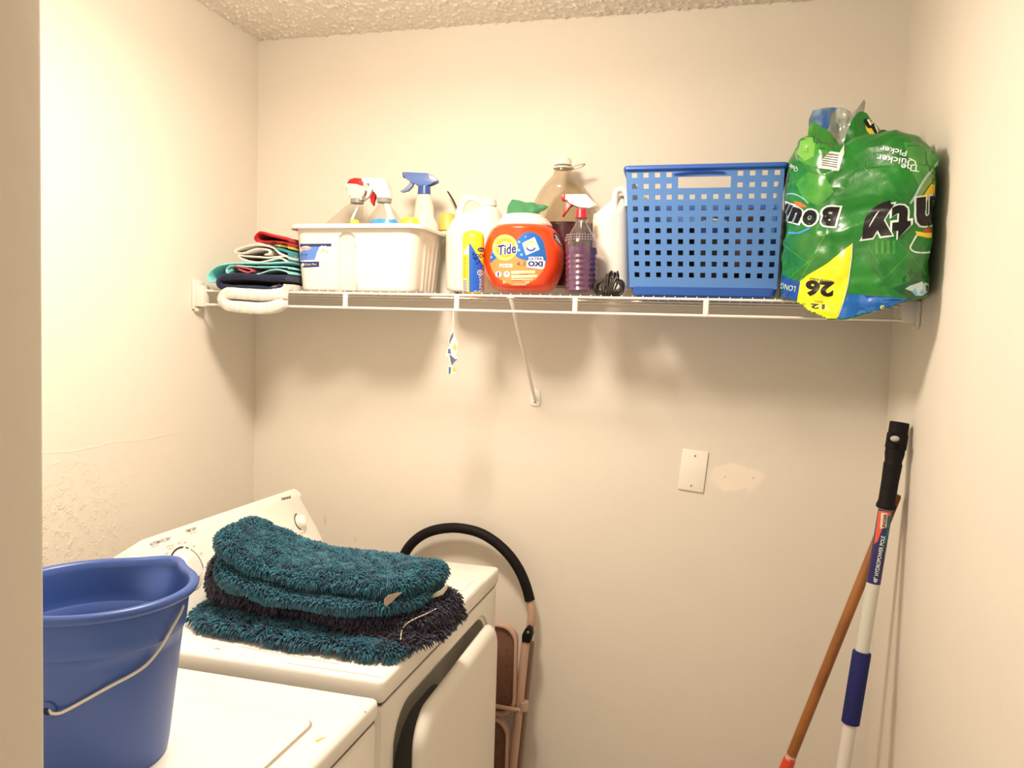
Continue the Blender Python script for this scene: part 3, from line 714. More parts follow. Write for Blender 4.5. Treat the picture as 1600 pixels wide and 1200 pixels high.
tube(b, smoothpts([(hx, y-.012, lz.z+.001), (hx+.022, y-.010, lz.z+.007), (hx+.036, y, lz.z+.010), (hx+.022, y+.011, lz.z+.004), (hx, y+.013, lz.z)], 4, False), .0022, 8)
build('carry_ring', b, mat('ring_plastic', obs(214, 198, 168), .4), gl)

# =================================================================== SPRAY BOTTLE with red nozzle (behind the red-capped bottle)
s4 = thing('spray_bottle', (1.087, -.163, ZG), 'spray bottle with white wedge head and red nozzle, behind the red-capped purple bottle', 'spray bottle')
y = -.163
b = BM(); loft_px(b, [(452, 900, 922), (449, 898, 924), (350, 898, 924), (340, 904, 923), (330, 908, 921)], y, ratio=1); build('bottle', b, clear('spray_clear', (.86, .80, .78), .15, obs(200, 180, 170), .06), s4)
b = BM(); pxprism(b, [(884, 304.5), (917, 304), (935, 323), (922, 326), (905, 327), (893, 317), (884, 314)], y, .026, .004); build('trigger_head', b, M['whitepl'], s4)
b = BM(); pxprism(b, [(877.5, 305), (884, 304.5), (884, 314), (879, 314)], y, .022, .002); build('nozzle', b, red, s4)
b = BM(); pxprism(b, [(885, 316), (892, 317), (897, 321), (890, 323), (886, 331), (880.5, 339), (879, 338.5), (882, 328)], y, .012, .002); build('trigger', b, red, s4)

# =================================================================== RIBBED PURPLE BOTTLE
pb = thing('ribbed_bottle', (1.088, -.252, ZG), 'small clear ribbed bottle of lilac liquid with red cap, before the gallon bottle', 'bottle')
y = -.252
rows = [(459, 888, 929), (457, 885, 932)]
py = 454.0; k = 0
while py > 392: rows.append((py, 883+(1.6 if k % 2 else 0), 934-(1.6 if k % 2 else 0))); py -= 4.2; k += 1
rows += [(388, 883.5, 933.5), (380, 884, 933), (374, 886, 931), (366, 889.5, 927), (358, 894, 922), (351, 898.5, 917.5), (345, 900.5, 916), (344, 898.5, 918), (342.8, 898.5, 918), (342, 900.5, 916), (339, 900.5, 916)]
b = BM(); loft_px(b, rows, y, seg=40, cap1=False); build('bottle', b, clear('bottle_clear', (.84, .80, .78), .22, obs(200, 180, 170), .03), pb)
rows = [(458, 890, 927)]
py = 454.0; k = 0
while py > 392: rows.append((py, 884.6+(1.4 if k % 2 else 0), 932.4-(1.4 if k % 2 else 0))); py -= 4.2; k += 1
rows += [(388, 885, 932)]
b = BM(); loft_px(b, rows, y, seg=40); build('liquid', b, clear('lilac_liquid', (.50, .26, .46), .1, obs(128, 66, 118), .72), pb)
b = BM(); loft_px(b, [(341, 898.5, 918), (338, 899.5, 917), (330, 900, 916.5), (327, 901, 915.5), (326.3, 903, 913)], y, seg=32); build('cap', b, mat('red_cap', obs(224, 36, 46), .35), pb)
b = BM()
for zr in (368.5, 372.5, 376.5):
    for k in range(14):
        a = math.radians(200+k*10.5); p = hit(908.5, zr, 'y', y); R_ = .0375+(.002 if zr > 372 else 0)+(.0015 if zr > 376 else 0)
        c_ = (p.x+R_*math.cos(a), y+R_*math.sin(a), p.z); s = len(b.verts)
        bmesh.ops.create_icosphere(b, subdivisions=1, radius=.0017, matrix=Matrix.Translation(c_))
build('embossed_dots', b, clear('dot_clear', (.95, .9, .88), .5, obs(240, 220, 210), .3), pb)

# =================================================================== CABLE BUNDLE
b = BM()
random.seed(3)
wire_pts = []
for k in range(8):                       # flat loops of the hank
    z0_ = ZG+.0275; r1 = .030+.003*(k % 3); r2 = .015+.0022*(k % 4); yy = -.288+.0045*k
    rot = Matrix.Rotation(random.uniform(-.22, .22), 3, 'Y')
    pts = []
    for i in range(30):
        a = 2*math.pi*i/30; c0, s0 = math.cos(a), math.sin(a)
        p = rot @ Vector((math.copysign(abs(c0)**.8, c0)*r1, math.sin(2*a+k)*.003, math.copysign(abs(s0)**.8, s0)*r2))
        pts.append((1.163+p.x, yy+p.y, max(ZG+.0025, z0_-.004+p.z)))
    tube(b, pts, .0022, 7, closed=True)
for k in range(6):                       # turns wrapped round its middle
    x_ = 1.150+.0052*k; sl = .005+.002*(k % 2); pts = []
    for i in range(24):
        a = 2*math.pi*i/24
        pts.append((x_+sl*math.sin(a)+.002*math.cos(3*a+k), -.272+.024*math.cos(a), max(ZG+.0025, ZG+.0285+(.0275+.003*(k % 3))*math.sin(a))))
    tube(b, pts, .0022, 7, closed=True)
tube(b, smoothpts([(1.136, -.280, ZG+.003), (1.128, -.288, ZG+.014), (1.134, -.292, ZG+.030), (1.150, -.296, ZG+.036)], 5, False), .0028, 8)
tube(b, smoothpts([(1.176, -.290, ZG+.040), (1.190, -.292, ZG+.030), (1.197, -.290, ZG+.012), (1.192, -.292, ZG+.003)], 5, False), .0024, 8)
o = build('coiled_cable', b, mat('cable_rubber', (.035, .028, .026), .35)); tag(o, 'small bundle of coiled dark cable lying left of the blue basket', 'cable')
# =================================================================== DAISY TAG
t = thing('hanging_daisy_tag', (.767, -.306, 1.418), 'narrow white and blue daisy tag hanging by a string from the shelf rail', 'tag')
yt = -.3065
b = BM(); tube(b, smoothpts([hit(708, 485, 'y', yt), hit(707.5, 500, 'y', yt), hit(705, 515, 'y', yt)], 3, False), .0008, 6); tube(b, smoothpts([hit(708, 485, 'y', yt), hit(709, 500, 'y', yt), hit(708, 516, 'y', yt)], 3, False), .0008, 6)
build('string', b, M['whitepl'], t)
b = BM(); pxprism(b, [(707, 513), (709, 516), (710, 525), (714, 531), (716, 540), (715, 548), (712, 556), (716, 560), (712, 566), (708, 568), (707, 573), (712, 573), (712, 584), (700, 584), (700, 572), (704, 568), (702, 562), (697, 560), (698, 548), (703, 540), (701, 532), (705, 524)], yt, .0012, 0)
o, gv = build('card', b, mat('tag_white', obs(240, 226, 196), .7), t, keep=True)
decal('blue_petals', gv, mat('tag_blue', obs(88, 100, 130), .7), t, [[(706, 515), (709, 517), (708, 527), (705, 532), (703, 539), (702, 532), (705, 524)], [(702, 541), (704, 546), (705, 553), (700, 552), (698, 547)], [(702, 553), (706, 556), (711, 561), (715, 561), (710, 566), (706, 571), (704, 565)], [(701, 573), (705, 574), (704, 584), (701, 584)]], off=.0004, step=5)
decal('daisy_petals', gv, mat('tag_petal', obs(252, 240, 210), .7), t, [circ(711+4*math.cos(a), 543+7*math.sin(a), 2.6, 3.4, n=10) for a in [k*.785 for k in range(8)]], off=.0007, step=5)
decal('daisy_centre', gv, mat('tag_yellow', obs(226, 184, 84), .7), t, [circ(711, 542.5, 3.2, 4.8), circ(709.5, 577, 2.2, 4), circ(699.5, 559, 1.3, 1.8)], off=.0010, step=5)

# =================================================================== BLUE BASKET
bk = thing('storage_basket', (1.385, -.165, ZG), 'blue plastic basket pierced with square holes and a wide grip slot', 'basket')
bluep = mat('blue_basket_plastic', obs(80, 121, 172, 1.0), .42, var=.04)
blued = mat('blue_basket_rim', obs(50, 92, 164, 1.0), .4)
BX0, BX1, BY0, BY1 = (1.219, 1.556), (1.199, 1.560), (-.294, -.040), (-.304, -.030)   # bottom / top extents
BZ0, BZ1 = ZG, 1.931
def bcorner(ix, iy, f):
    x = BX0[ix]+(BX1[ix]-BX0[ix])*f; y = (BY0[iy]+(BY1[iy]-BY0[iy])*f); return Vector((x, y, 0))
def bside(p0, p1, ncol, slot, ztop, thick):
    """pierced wall between two corner functions (f -> point)"""
    bm = BM(); hw = .0058; pit_z = .0262; Zr = [1.9115-.0262*k for k in range(10)]
    us = [0]; L = .34 if ncol > 10 else .26
    cu = [(k+.5)/ncol*.955+.0225 for k in range(ncol)] if ncol < 12 else [.048+.0757*k for k in range(13)]
    hu = hw/L
    for c_ in cu: us += [c_-hu, c_+hu]
    us.append(1)
    zs = [BZ0+.022]
    for c_ in Zr[::-1]:
        if c_+hw < ztop-.004: zs += [c_-hw, c_+hw]
    zs.append(ztop)
    def pt(u, z):
        f = (z-BZ0)/(BZ1-BZ0); a = p0(f); c_ = p1(f); p = a+(c_-a)*u; return Vector((p.x, p.y, z))
    G = [[bm.verts.new(pt(u, z)) for u in us] for z in zs]
    nrow = len(Zr)
    for j in range(len(zs)-1):
        for i in range(len(us)-1):
            hole = (i % 2 == 1) and (j % 2 == 1)
            if slot:
                col = (i-1)/2; rowt = (len(zs)-2-j)
                if hole and 4 <= (i-1)//2 <= 8 and rowt in (1, 3): hole = False
                if 9 <= i <= 17 and 1 <= rowt <= 3:
                    z_a, z_b = zs[j], zs[j+1]
                    hole = rowt in (2, 3) or False
                    if rowt == 1: hole = False
                    if rowt == 2 or rowt == 3: hole = True
            if hole: continue
            bm.faces.new((G[j][i], G[j][i+1], G[j+1][i+1], G[j+1][i]))
    bmesh.ops.remove_doubles(bm, verts=bm.verts[:], dist=1e-6)
    bm.normal_update()
    bmesh.ops.recalc_face_normals(bm, faces=bm.faces[:])
    bmesh.ops.solidify(bm, geom=bm.faces[:], thickness=thick)
    return bm
F0 = lambda ix, iy: (lambda f: bcorner(ix, iy, f))
build('pierced_side', bside(F0(0, 0), F0(1, 0), 13, True, 1.926, .0026), bluep, bk, angle=30)
build('pierced_side', bside(F0(0, 1), F0(1, 1), 13, False, 1.872, .0026), bluep, bk, angle=30)
build('pierced_side', bside(F0(0, 0), F0(0, 1), 10, False, 1.926, .0026), bluep, bk, angle=30)
build('pierced_side', bside(F0(1, 0), F0(1, 1), 10, False, 1.926, .0026), bluep, bk, angle=30)
b = BM()
def rr(f, ins, z, r=.012):
    a, c_ = bcorner(0, 0, f), bcorner(1, 1, f); x0, y0, x1, y1 = a.x+ins, a.y+ins, c_.x-ins, c_.y-ins; out = []
    for cx, cy, a0 in ((x1-r, y0+r, -90), (x1-r, y1-r, 0), (x0+r, y1-r, 90), (x0+r, y0+r, 180)):
        for k in range(7):
            t_ = math.radians(a0+15*k); out.append((cx+r*math.cos(t_), cy+r*math.sin(t_), z))
    return out
loft(b, [rr(0, .022, BZ0+.0005), rr(0, .012, BZ0+.0005), rr(0, .010, BZ0+.004), rr(.02, .0045, BZ0+.0055), rr(.04, -.001, BZ0+.024), rr(.04, .0035, BZ0+.024), rr(.02, .008, BZ0+.008), rr(.02, .02, BZ0+.0055)])
build('base_pan', b, blued, bk)
b = BM()
RR = [rr(1, -.0005, 1.921), rr(1, -.006, 1.922), rr(1, -.0085, 1.9245), rr(1, -.0085, 1.9305), rr(1, -.006, 1.9335), rr(1, .002, 1.9335), rr(1, .003, 1.926), rr(1, .0028, 1.921)]
RR2 = []
for ring in RR: RR2.append(ring)
R_ = [[b.verts.new(p) for p in r] for r in RR2]
n = len(R_[0])
for i in range(len(R_)):
    a, c_ = R_[i], R_[(i+1) % len(R_)]
    for k in range(n): b.faces.new((a[k], a[(k+1) % n], c_[(k+1) % n], c_[k]))
for v in b.verts:                      # the far rim dips
    if v.co.y > -.06: v.co.z -= .05
build('rim', b, blued, bk)
b = BM()
xa, za = XZ(1052, 272, -.306); xb, zb_ = XZ(1133, 269, -.306)
tube(b, smoothpts([(xa, -.307, za-.001), (xa+.03, -.309, za+.002), ((xa+xb)/2, -.3095, (za+zb_)/2+.003), (xb-.02, -.3085, zb_+.0005), (xb, -.307, zb_-.001)], 3, False), [.0012, .002, .0025, .0025, .0028, .003, .003, .003, .0026, .0024, .0022, .002, .0012], 8, flat=.8)
build('grip_lip', b, mat('basket_dark_blue', obs(26, 62, 158, 1), .35), bk)
# what is in the basket, seen through the holes
def inbox(name, a, c_, m, lbl, cat, bev=.004, jit=0):
    b = BM(); box(b, a, c_, bev)
    if jit:
        bmesh.ops.subdivide_edges(b, edges=b.edges[:], cuts=5, use_grid_fill=True); jitter(b, jit, 25, 4)
        for v in b.verts: v.co.z = max(v.co.z, BZ0+.0065)
    return tag(build(name, b, m), lbl, cat, 'things kept in the blue basket')
zb = BZ0+.007
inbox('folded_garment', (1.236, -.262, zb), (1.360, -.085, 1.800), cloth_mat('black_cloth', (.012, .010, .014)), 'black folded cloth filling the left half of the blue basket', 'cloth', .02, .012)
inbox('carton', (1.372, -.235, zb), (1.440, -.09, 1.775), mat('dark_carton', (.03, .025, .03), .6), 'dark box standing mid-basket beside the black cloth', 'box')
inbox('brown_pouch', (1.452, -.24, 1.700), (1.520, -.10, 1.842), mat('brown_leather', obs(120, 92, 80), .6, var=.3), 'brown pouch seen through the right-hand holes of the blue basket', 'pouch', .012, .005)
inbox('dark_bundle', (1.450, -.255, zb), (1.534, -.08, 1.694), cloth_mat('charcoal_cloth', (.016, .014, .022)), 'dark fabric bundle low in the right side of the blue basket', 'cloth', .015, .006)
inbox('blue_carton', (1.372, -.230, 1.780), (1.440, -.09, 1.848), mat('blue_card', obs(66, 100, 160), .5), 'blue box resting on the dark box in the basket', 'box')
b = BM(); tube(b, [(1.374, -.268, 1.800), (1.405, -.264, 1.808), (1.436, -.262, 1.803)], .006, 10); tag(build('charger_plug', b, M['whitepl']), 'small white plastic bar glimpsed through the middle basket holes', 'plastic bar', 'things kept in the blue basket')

# =================================================================== PAPER TOWEL BAG
bag = thing('paper_towel_pack', (1.70, -.25, ZG), 'large torn green plastic pack of paper towels, standing upside down by the right wall', 'paper towel pack')
SILL = [(470, 1222), (455, 1221), (430, 1219), (400, 1217), (330, 1217), (270, 1218), (240, 1221), (220, 1229), (205, 1238), (190, 1252), (180, 1262), (170, 1280)]
def interp(tab, x):
    tab = sorted(tab)
    if x <= tab[0][0]: return tab[0][1]
    for (a, va), (c_, vb) in zip(tab[:-1], tab[1:]):
        if x <= c_: return va+(vb-va)*(x-a)/(c_-a)
    return tab[-1][1]
CY, RY = -.252, .192
TOPS = [(1.55, 1.94), (1.565, 1.975), (1.585, 2.005), (1.61, 1.995), (1.645, 1.958), (1.675, 1.952), (1.70, 1.975), (1.76, 1.975), (1.80, 1.962), (1.856, 1.938)]
def bagpt(th, v):
    """th angle (0 = +x, -90deg = front), v: 0 floor rim ... 1 crown"""
    c_, s_ = math.cos(th), math.sin(th)
    pw = 2/3.6
    ux = math.copysign(abs(c_)**pw, c_); uy = math.copysign(abs(s_)**pw, s_)
    lo_x = 1.562+.012*math.sin(v*3)*0; hi_x = 1.853
    # belly of the pack: front bulges between shelf edge and mid height
    wx = (hi_x-lo_x)/2; cx = (hi_x+lo_x)/2
    sh = 1
    if v > .84: sh = max(0, 1-((v-.84)/.16)**2.3)**(1/2.0)
    x = cx+wx*ux*(sh*.94+.06 if v < 1 else 0.04)
    y = CY+RY*uy*(sh if v < 1 else .02)
    if uy < 0: y -= (.010*math.sin(min(v, 1)*math.pi)+.105*max(0, (x-1.60)/.25)**1.2*sh**.5)*-uy-.045*uy*0-.03*max(0, (1.62-x)/.06)*-uy
    zt = interp(TOPS, x)
    z = ZG+.0015+(zt-ZG)*v
    return Vector((x, y, z))
b = BM(); NTH, NV = 220, 150
rows = []
for j in range(NV+1):
    v = j/NV; row = []
    for k in range(NTH):
        th = 2*math.pi*k/NTH
        row.append(bagpt(th, v))
    rows.append(row)
# droop of loose film over the shelf edge
def droop(x):
    return interp([(1.56, 0), (1.585, .006), (1.62, .034), (1.655, .052), (1.70, .050), (1.75, .032), (1.80, .008), (1.83, 0), (1.86, 0)], x)
for j, row in enumerate(rows):
    v = j/NV
    for p in row:
        if p.y < -.32 and v < .34:
            k = min(1, (-.32-p.y)/.03)*(1-v/.34)**1.3
            p.z -= droop(p.x)*k
V = [[b.verts.new(p) for p in row] for row in rows]
for j in range(NV):
    for k in range(NTH): b.faces.new((V[j][k], V[j][(k+1) % NTH], V[j+1][(k+1) % NTH], V[j+1][k]))
b.faces.new(V[-1]); b.faces.new(V[0][::-1])
bmesh.ops.recalc_face_normals(b, faces=b.faces[:])
b.normal_update()
mv = []
for v_ in b.verts:
    c0 = v_.co
    if c0.z < ZG+.003 and c0.y > -.33: continue
    q = Vector((c0.x*9, c0.y*9, c0.z*24))                      # creases that run roughly around
    r1 = 1-abs(noise.noise(q+Vector((3, 1, 7))))*2
    q2 = Vector((c0.x*26+c0.z*10, c0.y*26, c0.z*14-c0.x*8))
    r2 = 1-abs(noise.noise(q2))*2
    q3 = Vector((c0.x*55, c0.y*55, c0.z*70)); r3 = noise.noise(q3)
    d = r1*.0040+r2*.0032+r3*.0016-.004
    d += -.012*math.exp(-((c0.z-1.792)/.018)**2)*(.4+.6*abs(noise.noise(Vector((c0.x*12, 0, 2)))*2))   # waist crease between roll layers
    if c0.z > 1.88: d += noise.noise(Vector((c0.x*20, c0.y*20, c0.z*16)))*.010
    mv.append((v_, v_.normal*d))
for v_, d in mv:
    v_.co += d
    v_.co.x = min(v_.co.x, W-.0015)
    if v_.co.y > -.305: v_.co.z = max(v_.co.z, ZG+.0006)
    v_.co.x = max(v_.co.x, 1.5715 if v_.co.y > -.32 else 1.555)
for v_ in b.verts:                       # rounded silhouette higher up on the left
    pass
gfilm = mat('green_film', obs(14, 104, 30, .95), .34, var=0, two=obs(24, 124, 34, .95), vscale=14, spec=.45, coat=.15, bump=(60, .25, .004))
o, gb = build('bag_film', b, gfilm, bag, keep=True, angle=60)
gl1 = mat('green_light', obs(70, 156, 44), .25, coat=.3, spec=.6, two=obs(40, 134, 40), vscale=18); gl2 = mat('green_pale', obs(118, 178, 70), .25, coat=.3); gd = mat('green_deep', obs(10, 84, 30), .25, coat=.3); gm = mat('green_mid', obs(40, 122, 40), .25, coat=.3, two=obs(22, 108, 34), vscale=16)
yl = mat('pack_yellow', obs(252, 226, 20), .28, coat=.3); bl = mat('pack_blue', obs(18, 100, 172), .28, coat=.3); bld = mat('pack_deep_blue', obs(18, 70, 150), .28, coat=.3)
wt = mat('pack_white', obs(226, 232, 214), .3); bk_ = mat('pack_black', (.008, .006, .008), .4, spec=.3)
D = lambda name, m, polys=(), geos=(), off=.0009, step=5: decal(name, gb, m, bag, polys, geos, off, step)
def outline(pts, w, closed=False):
    """a ribbon of width w following pixel points"""
    P = [Vector(p) for p in pts]; n = len(P); L, R2 = [], []
    for i, p in enumerate(P):
        a = P[(i-1) % n] if closed or i else p; c_ = P[(i+1) % n] if closed or i < n-1 else p
        d = (c_-a).normalized(); nn = Vector((-d.y, d.x))*w/2; L.append(p+nn); R2.append(p-nn)
    return [[tuple(L[i]), tuple(L[i+1]), tuple(R2[i+1]), tuple(R2[i])] for i in range(n-1)]
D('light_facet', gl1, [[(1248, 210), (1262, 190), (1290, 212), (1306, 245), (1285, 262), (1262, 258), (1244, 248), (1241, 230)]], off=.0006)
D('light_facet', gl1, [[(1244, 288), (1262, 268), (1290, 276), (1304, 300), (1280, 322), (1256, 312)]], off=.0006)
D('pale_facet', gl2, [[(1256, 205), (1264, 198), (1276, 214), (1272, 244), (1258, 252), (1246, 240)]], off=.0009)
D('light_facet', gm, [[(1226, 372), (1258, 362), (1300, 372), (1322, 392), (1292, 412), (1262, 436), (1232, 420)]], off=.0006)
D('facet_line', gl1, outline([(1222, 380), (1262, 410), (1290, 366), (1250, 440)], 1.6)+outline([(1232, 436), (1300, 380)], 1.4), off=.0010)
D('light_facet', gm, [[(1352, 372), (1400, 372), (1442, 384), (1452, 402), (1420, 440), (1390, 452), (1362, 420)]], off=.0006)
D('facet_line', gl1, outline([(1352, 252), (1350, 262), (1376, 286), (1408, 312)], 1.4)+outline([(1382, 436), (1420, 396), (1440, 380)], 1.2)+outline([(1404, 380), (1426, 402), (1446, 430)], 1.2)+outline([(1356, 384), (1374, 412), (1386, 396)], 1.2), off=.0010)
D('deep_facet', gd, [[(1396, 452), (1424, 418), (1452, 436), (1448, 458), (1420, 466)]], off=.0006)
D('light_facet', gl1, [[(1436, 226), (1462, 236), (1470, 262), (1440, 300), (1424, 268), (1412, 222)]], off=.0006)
# swoosh behind the right-hand logo
D('swoosh_silver', mat('swoosh_silver', obs(176, 196, 180), .3), outline(smoothpts([(1471, 246), (1458, 262), (1442, 284), (1430, 306), (1422, 318)], 3, False), 3.5), off=.0010)
D('swoosh_green', mat('swoosh_green', obs(120, 150, 70), .3), [[(1470, 250), (1460, 262), (1444, 284), (1432, 306), (1440, 306), (1452, 288), (1471, 268)]], off=.0009)
D('swoosh_yellow', mat('swoosh_yellow', obs(240, 190, 40), .3), [[(1471, 272), (1454, 288), (1442, 306), (1438, 318), (1450, 312), (1471, 300)]], off=.0010)
D('swoosh_red', mat('swoosh_red', obs(206, 60, 24), .3), [[(1466, 350), (1450, 356), (1440, 361), (1452, 364), (1465, 360)]], off=.0010)
D('swoosh_yellow', mat('swoosh_yellow_deep', obs(246, 206, 50), .3), [[(1464, 360), (1446, 364), (1430, 361), (1432, 368), (1450, 372), (1463, 369)]], off=.0010)
D('swoosh_outline', wt, outline(smoothpts([(1432, 368), (1425, 380), (1422, 388), (1430, 394), (1446, 395), (1454, 394), (1453, 402), (1458, 406)], 3, False), 2.6), off=.0010)
D('pale_letters', gl1, [[(1368+9*k, 376), (1372+9*k, 376), (1372+9*k, 397), (1368+9*k, 397)] for k in range(4)], off=.0009)
# right-hand logo, upside down: n t y
wl = lambda pts, w, m, name, off: D(name, m, [q for seg in pts for q in outline(smoothpts(seg, 4, False), w)], off=off)
def logo(parts, b0, b1):
    D('logo_outline', wt, geos=[text_px(c_, x, y, h+5, a, w=w+7, bold=b1, skew=sk) for c_, x, y, w, h, a, sk in parts], off=.0013, step=4)
    D('logo', bk_, geos=[text_px(c_, x, y, h, a, w=w, bold=b0, skew=sk) for c_, x, y, w, h, a, sk in parts], off=.0019, step=4)
logo([('n', 1448, 330, 34, 46, 187, .15), ('t', 1408, 346, 30, 52, 186, .15), ('y', 1373, 346, 48, 48, 188, .25)], .055, .085)
D('logo_swash', bk_, outline(smoothpts([(1352, 372), (1354, 352), (1360, 338), (1374, 324), (1392, 317)], 4, False), 9), off=.0019, step=4)
logo([('B', 1296, 338, 25, 31, 176, .2), ('o', 1266, 340, 22, 25, 170, .1), ('u', 1244, 336, 17, 24, 164, .1), ('n', 1230, 330, 11, 24, 160, .1)], .06, .09)
D('swoosh_red', mat('swoosh_orange', obs(214, 110, 60), .3), [[(1240, 314), (1252, 316), (1262, 324), (1250, 324), (1244, 320)]], off=.0011)
D('swoosh_silver', mat('swoosh_silver2', obs(150, 190, 190), .3), outline(smoothpts([(1226, 304), (1240, 303), (1254, 309), (1264, 318)], 3, False), 2), off=.0010)
D('swoosh_blue', mat('swoosh_blue', obs(80, 150, 210), .3), outline(smoothpts([(1232, 364), (1246, 364), (1256, 361), (1266, 356)], 3, False), 3), off=.0010)
# yellow and blue band
SY = 2.2
D('yellow_flash', yl, [[(1331, 381), (1330, 400), (1328, 420), (1324, 445), (1318, 470), (1310, 490), (1306, 506), (1240, 492), (1246, 470), (1251, 439), (1262, 430), (1292, 412), (1312, 396)]], off=.0010, step=2.5)
D('blue_band', bl, [[(1325, 459), (1350, 466), (1378, 472), (1412, 473), (1440, 468), (1452, 466), (1420, 480), (1370, 496), (1306, 506), (1311, 491), (1320, 470)]], off=.0010, step=2.5)
D('blue_band', bld, [[(1219, 428), (1236, 436), (1251, 441), (1245, 470), (1239, 490), (1218, 470)]], off=.0010, step=2.5)
D('flash_edge', wt, outline([(1332, 380), (1331, 402), (1325, 446), (1318, 472), (1307, 502)], 1.2), off=.0014)
D('lettering', bk_, geos=[text_px('26', 1281, 451, 25, 176, w=44, bold=.05)], off=.0015)
D('lettering', bk_, geos=[text_px('REGULAR ROLLS', 1284, 438, 3.6, 172, w=36, bold=.02)], off=.0015)
D('lettering', bk_, geos=[text_px('12', 1278, 479, 8, 176, w=22, bold=.04)], off=.0015)
D('lettering', bk_, geos=[text_px('ROLLS', 1279, 471.5, 3.4, 176, w=13), text_px('=', 1257, 475, 2, 176, w=5)], off=.0015)
D('lettering', mat('pack_pale', obs(186, 206, 160), .3), geos=[text_px('LONG', 1232, 449, 9, 166, w=24, bold=.02)], off=.0014)
D('lettering', mat('pack_lemon', obs(224, 216, 110), .3), geos=[text_px('S', 1379, 482, 11, 190, bold=.04), text_px('T', 1393, 479, 9, 195)], off=.0014)
D('feather', mat('feather_white', obs(206, 222, 214), .3), [[(1414, 451), (1422, 446), (1440, 440), (1453, 444), (1452, 452), (1446, 458), (1440, 462), (1436, 458), (1430, 462), (1424, 455)]], off=.0012)
D('feather_blue', mat('feather_blue', obs(130, 190, 220), .3), [[(1425, 455), (1430, 450), (1433, 460), (1429, 461)], [(1437, 457), (1441, 452), (1444, 459), (1440, 463)]], off=.0016)
D('lettering', wt, geos=[text_px('The', 1422, 262, 11, 173, w=29, bold=.02), text_px('Quicker', 1401, 250, 12, 171, w=62, bold=.02), text_px('Picker', 1396, 236, 9, 168, w=42, bold=.02)], off=.0013)
D('lettering', wt, geos=[text_px('Upp', 1228, 236, 11, 168, w=17, bold=.02)], off=.0013)
D('lettering', wt, geos=[text_px('Quic', 1241, 262, 8, 150, w=15, bold=.02)], off=.0013)
D('bar_code_label', mat('bar_white', obs(236, 226, 206), .35), [[(1281, 253), (1297, 237), (1312, 239), (1319, 226), (1319, 240), (1311, 267), (1278, 263)]], off=.0013)
D('bar_code', mat('bar_ink', obs(70, 60, 50), .5), [[(1284+k*.4, 257-3.6*k), (1308+k*.6, 261-3.7*k), (1308+k*.6, 262.6-3.7*k), (1284+k*.4, 258.6-3.6*k)] for k in range(6)], off=.0017)
# torn mouth of the pack: upright flaps, inner film and the small folded logo
def sheet(name, pts, y, m, th=.003, n=2, amp=.006, seed=1, tilt=0):
    b = BM(); q = []
    for a, c_ in [(p.x, p.y) for p in smoothpts(pts, n)]:
        x, z = XZ(a, c_, y); q.append((x, y-th/2, z))
    prism(b, q, (0, th, 0), 0)
    bmesh.ops.triangulate(b, faces=b.faces[:])
    for ax, lo_, hi in ((0, min(v[0] for v in q), max(v[0] for v in q)), (2, min(v[2] for v in q), max(v[2] for v in q))):
        k = lo_+.007
        while k < hi:
            co = [0, 0, 0]; no = [0, 0, 0]; co[ax] = k; no[ax] = 1
            bmesh.ops.bisect_plane(b, geom=b.verts[:]+b.edges[:]+b.faces[:], plane_co=co, plane_no=no); k += .007
    z0_ = min(v[2] for v in q)
    for v_ in b.verts:
        f = v_.co.z-z0_
        v_.co.y += noise.noise(Vector((v_.co.x*38+seed, 0, v_.co.z*22)))*amp*1.5+noise.noise(Vector((v_.co.x*90, seed, v_.co.z*60)))*amp*.4+tilt*f
        v_.co.x = min(v_.co.x, W-.003)
    return build(name, b, m, bag, keep=True, angle=70)
YT = -.335
sheet('torn_flap', [(1264, 214), (1264, 186), (1270, 172), (1302, 167), (1314, 170), (1318, 200), (1312, 226), (1290, 232)], -.275, mat('pack_blue_film', obs(30, 90, 160), .3, coat=.2, two=obs(140, 160, 166), vscale=26), seed=2, amp=.008, n=1)
sheet('inner_film', [(1290, 214), (1296, 196), (1300, 178), (1312, 168), (1328, 174), (1338, 172), (1350, 156), (1352, 170), (1340, 196), (1326, 226), (1312, 232), (1296, 226)], -.315, clear('crinkled_film', (.80, .80, .74), .8, obs(190, 190, 168), .55), seed=5, amp=.016)
sheet('torn_flap', [(1262, 214), (1268, 190), (1282, 200), (1296, 206), (1312, 226), (1322, 232), (1320, 246), (1270, 246)], -.33, gl1, seed=8, amp=.006)
fo, fb = sheet('torn_flap', [(1312, 300), (1318, 250), (1321, 225), (1328, 200), (1336, 180), (1342, 170), (1352, 161), (1362, 164), (1370, 178), (1380, 190), (1386, 202), (1392, 216), (1400, 244), (1392, 262), (1368, 252), (1345, 290)], -.392, gfilm, seed=3, amp=.007, tilt=.35)
fo2, fb2 = sheet('torn_flap', [(1372, 246), (1380, 222), (1378, 200), (1392, 202), (1412, 206), (1436, 214), (1452, 226), (1440, 246), (1400, 262)], -.372, gd, seed=9, amp=.006, tilt=.2)
decal('folded_logo_patch', fb, mat('flap_yellow', obs(216, 188, 60), .3), bag, [circ(1364, 196, 12, 15)], off=.0008, step=4)
decal('folded_logo', fb, bk_, bag, outline(smoothpts([(1352, 186), (1357, 197), (1364, 198), (1370, 208), (1376, 214), (1378, 224)], 4, False), 7), off=.0016, step=4)
decal('folded_logo_gap', fb, wt, bag, [[(1355, 188), (1357, 187), (1362, 196), (1360, 197)], [(1366, 196), (1368, 196), (1372, 208), (1370, 209)], [(1374, 206), (1376, 207), (1381, 218), (1379, 220)]], off=.0022, step=4)
decal('bar_code_label', fb2, mat('bar_white2', obs(206, 198, 180), .35), bag, [[(1393, 204), (1420, 211), (1421, 216), (1392, 215)]], off=.0009, step=4)
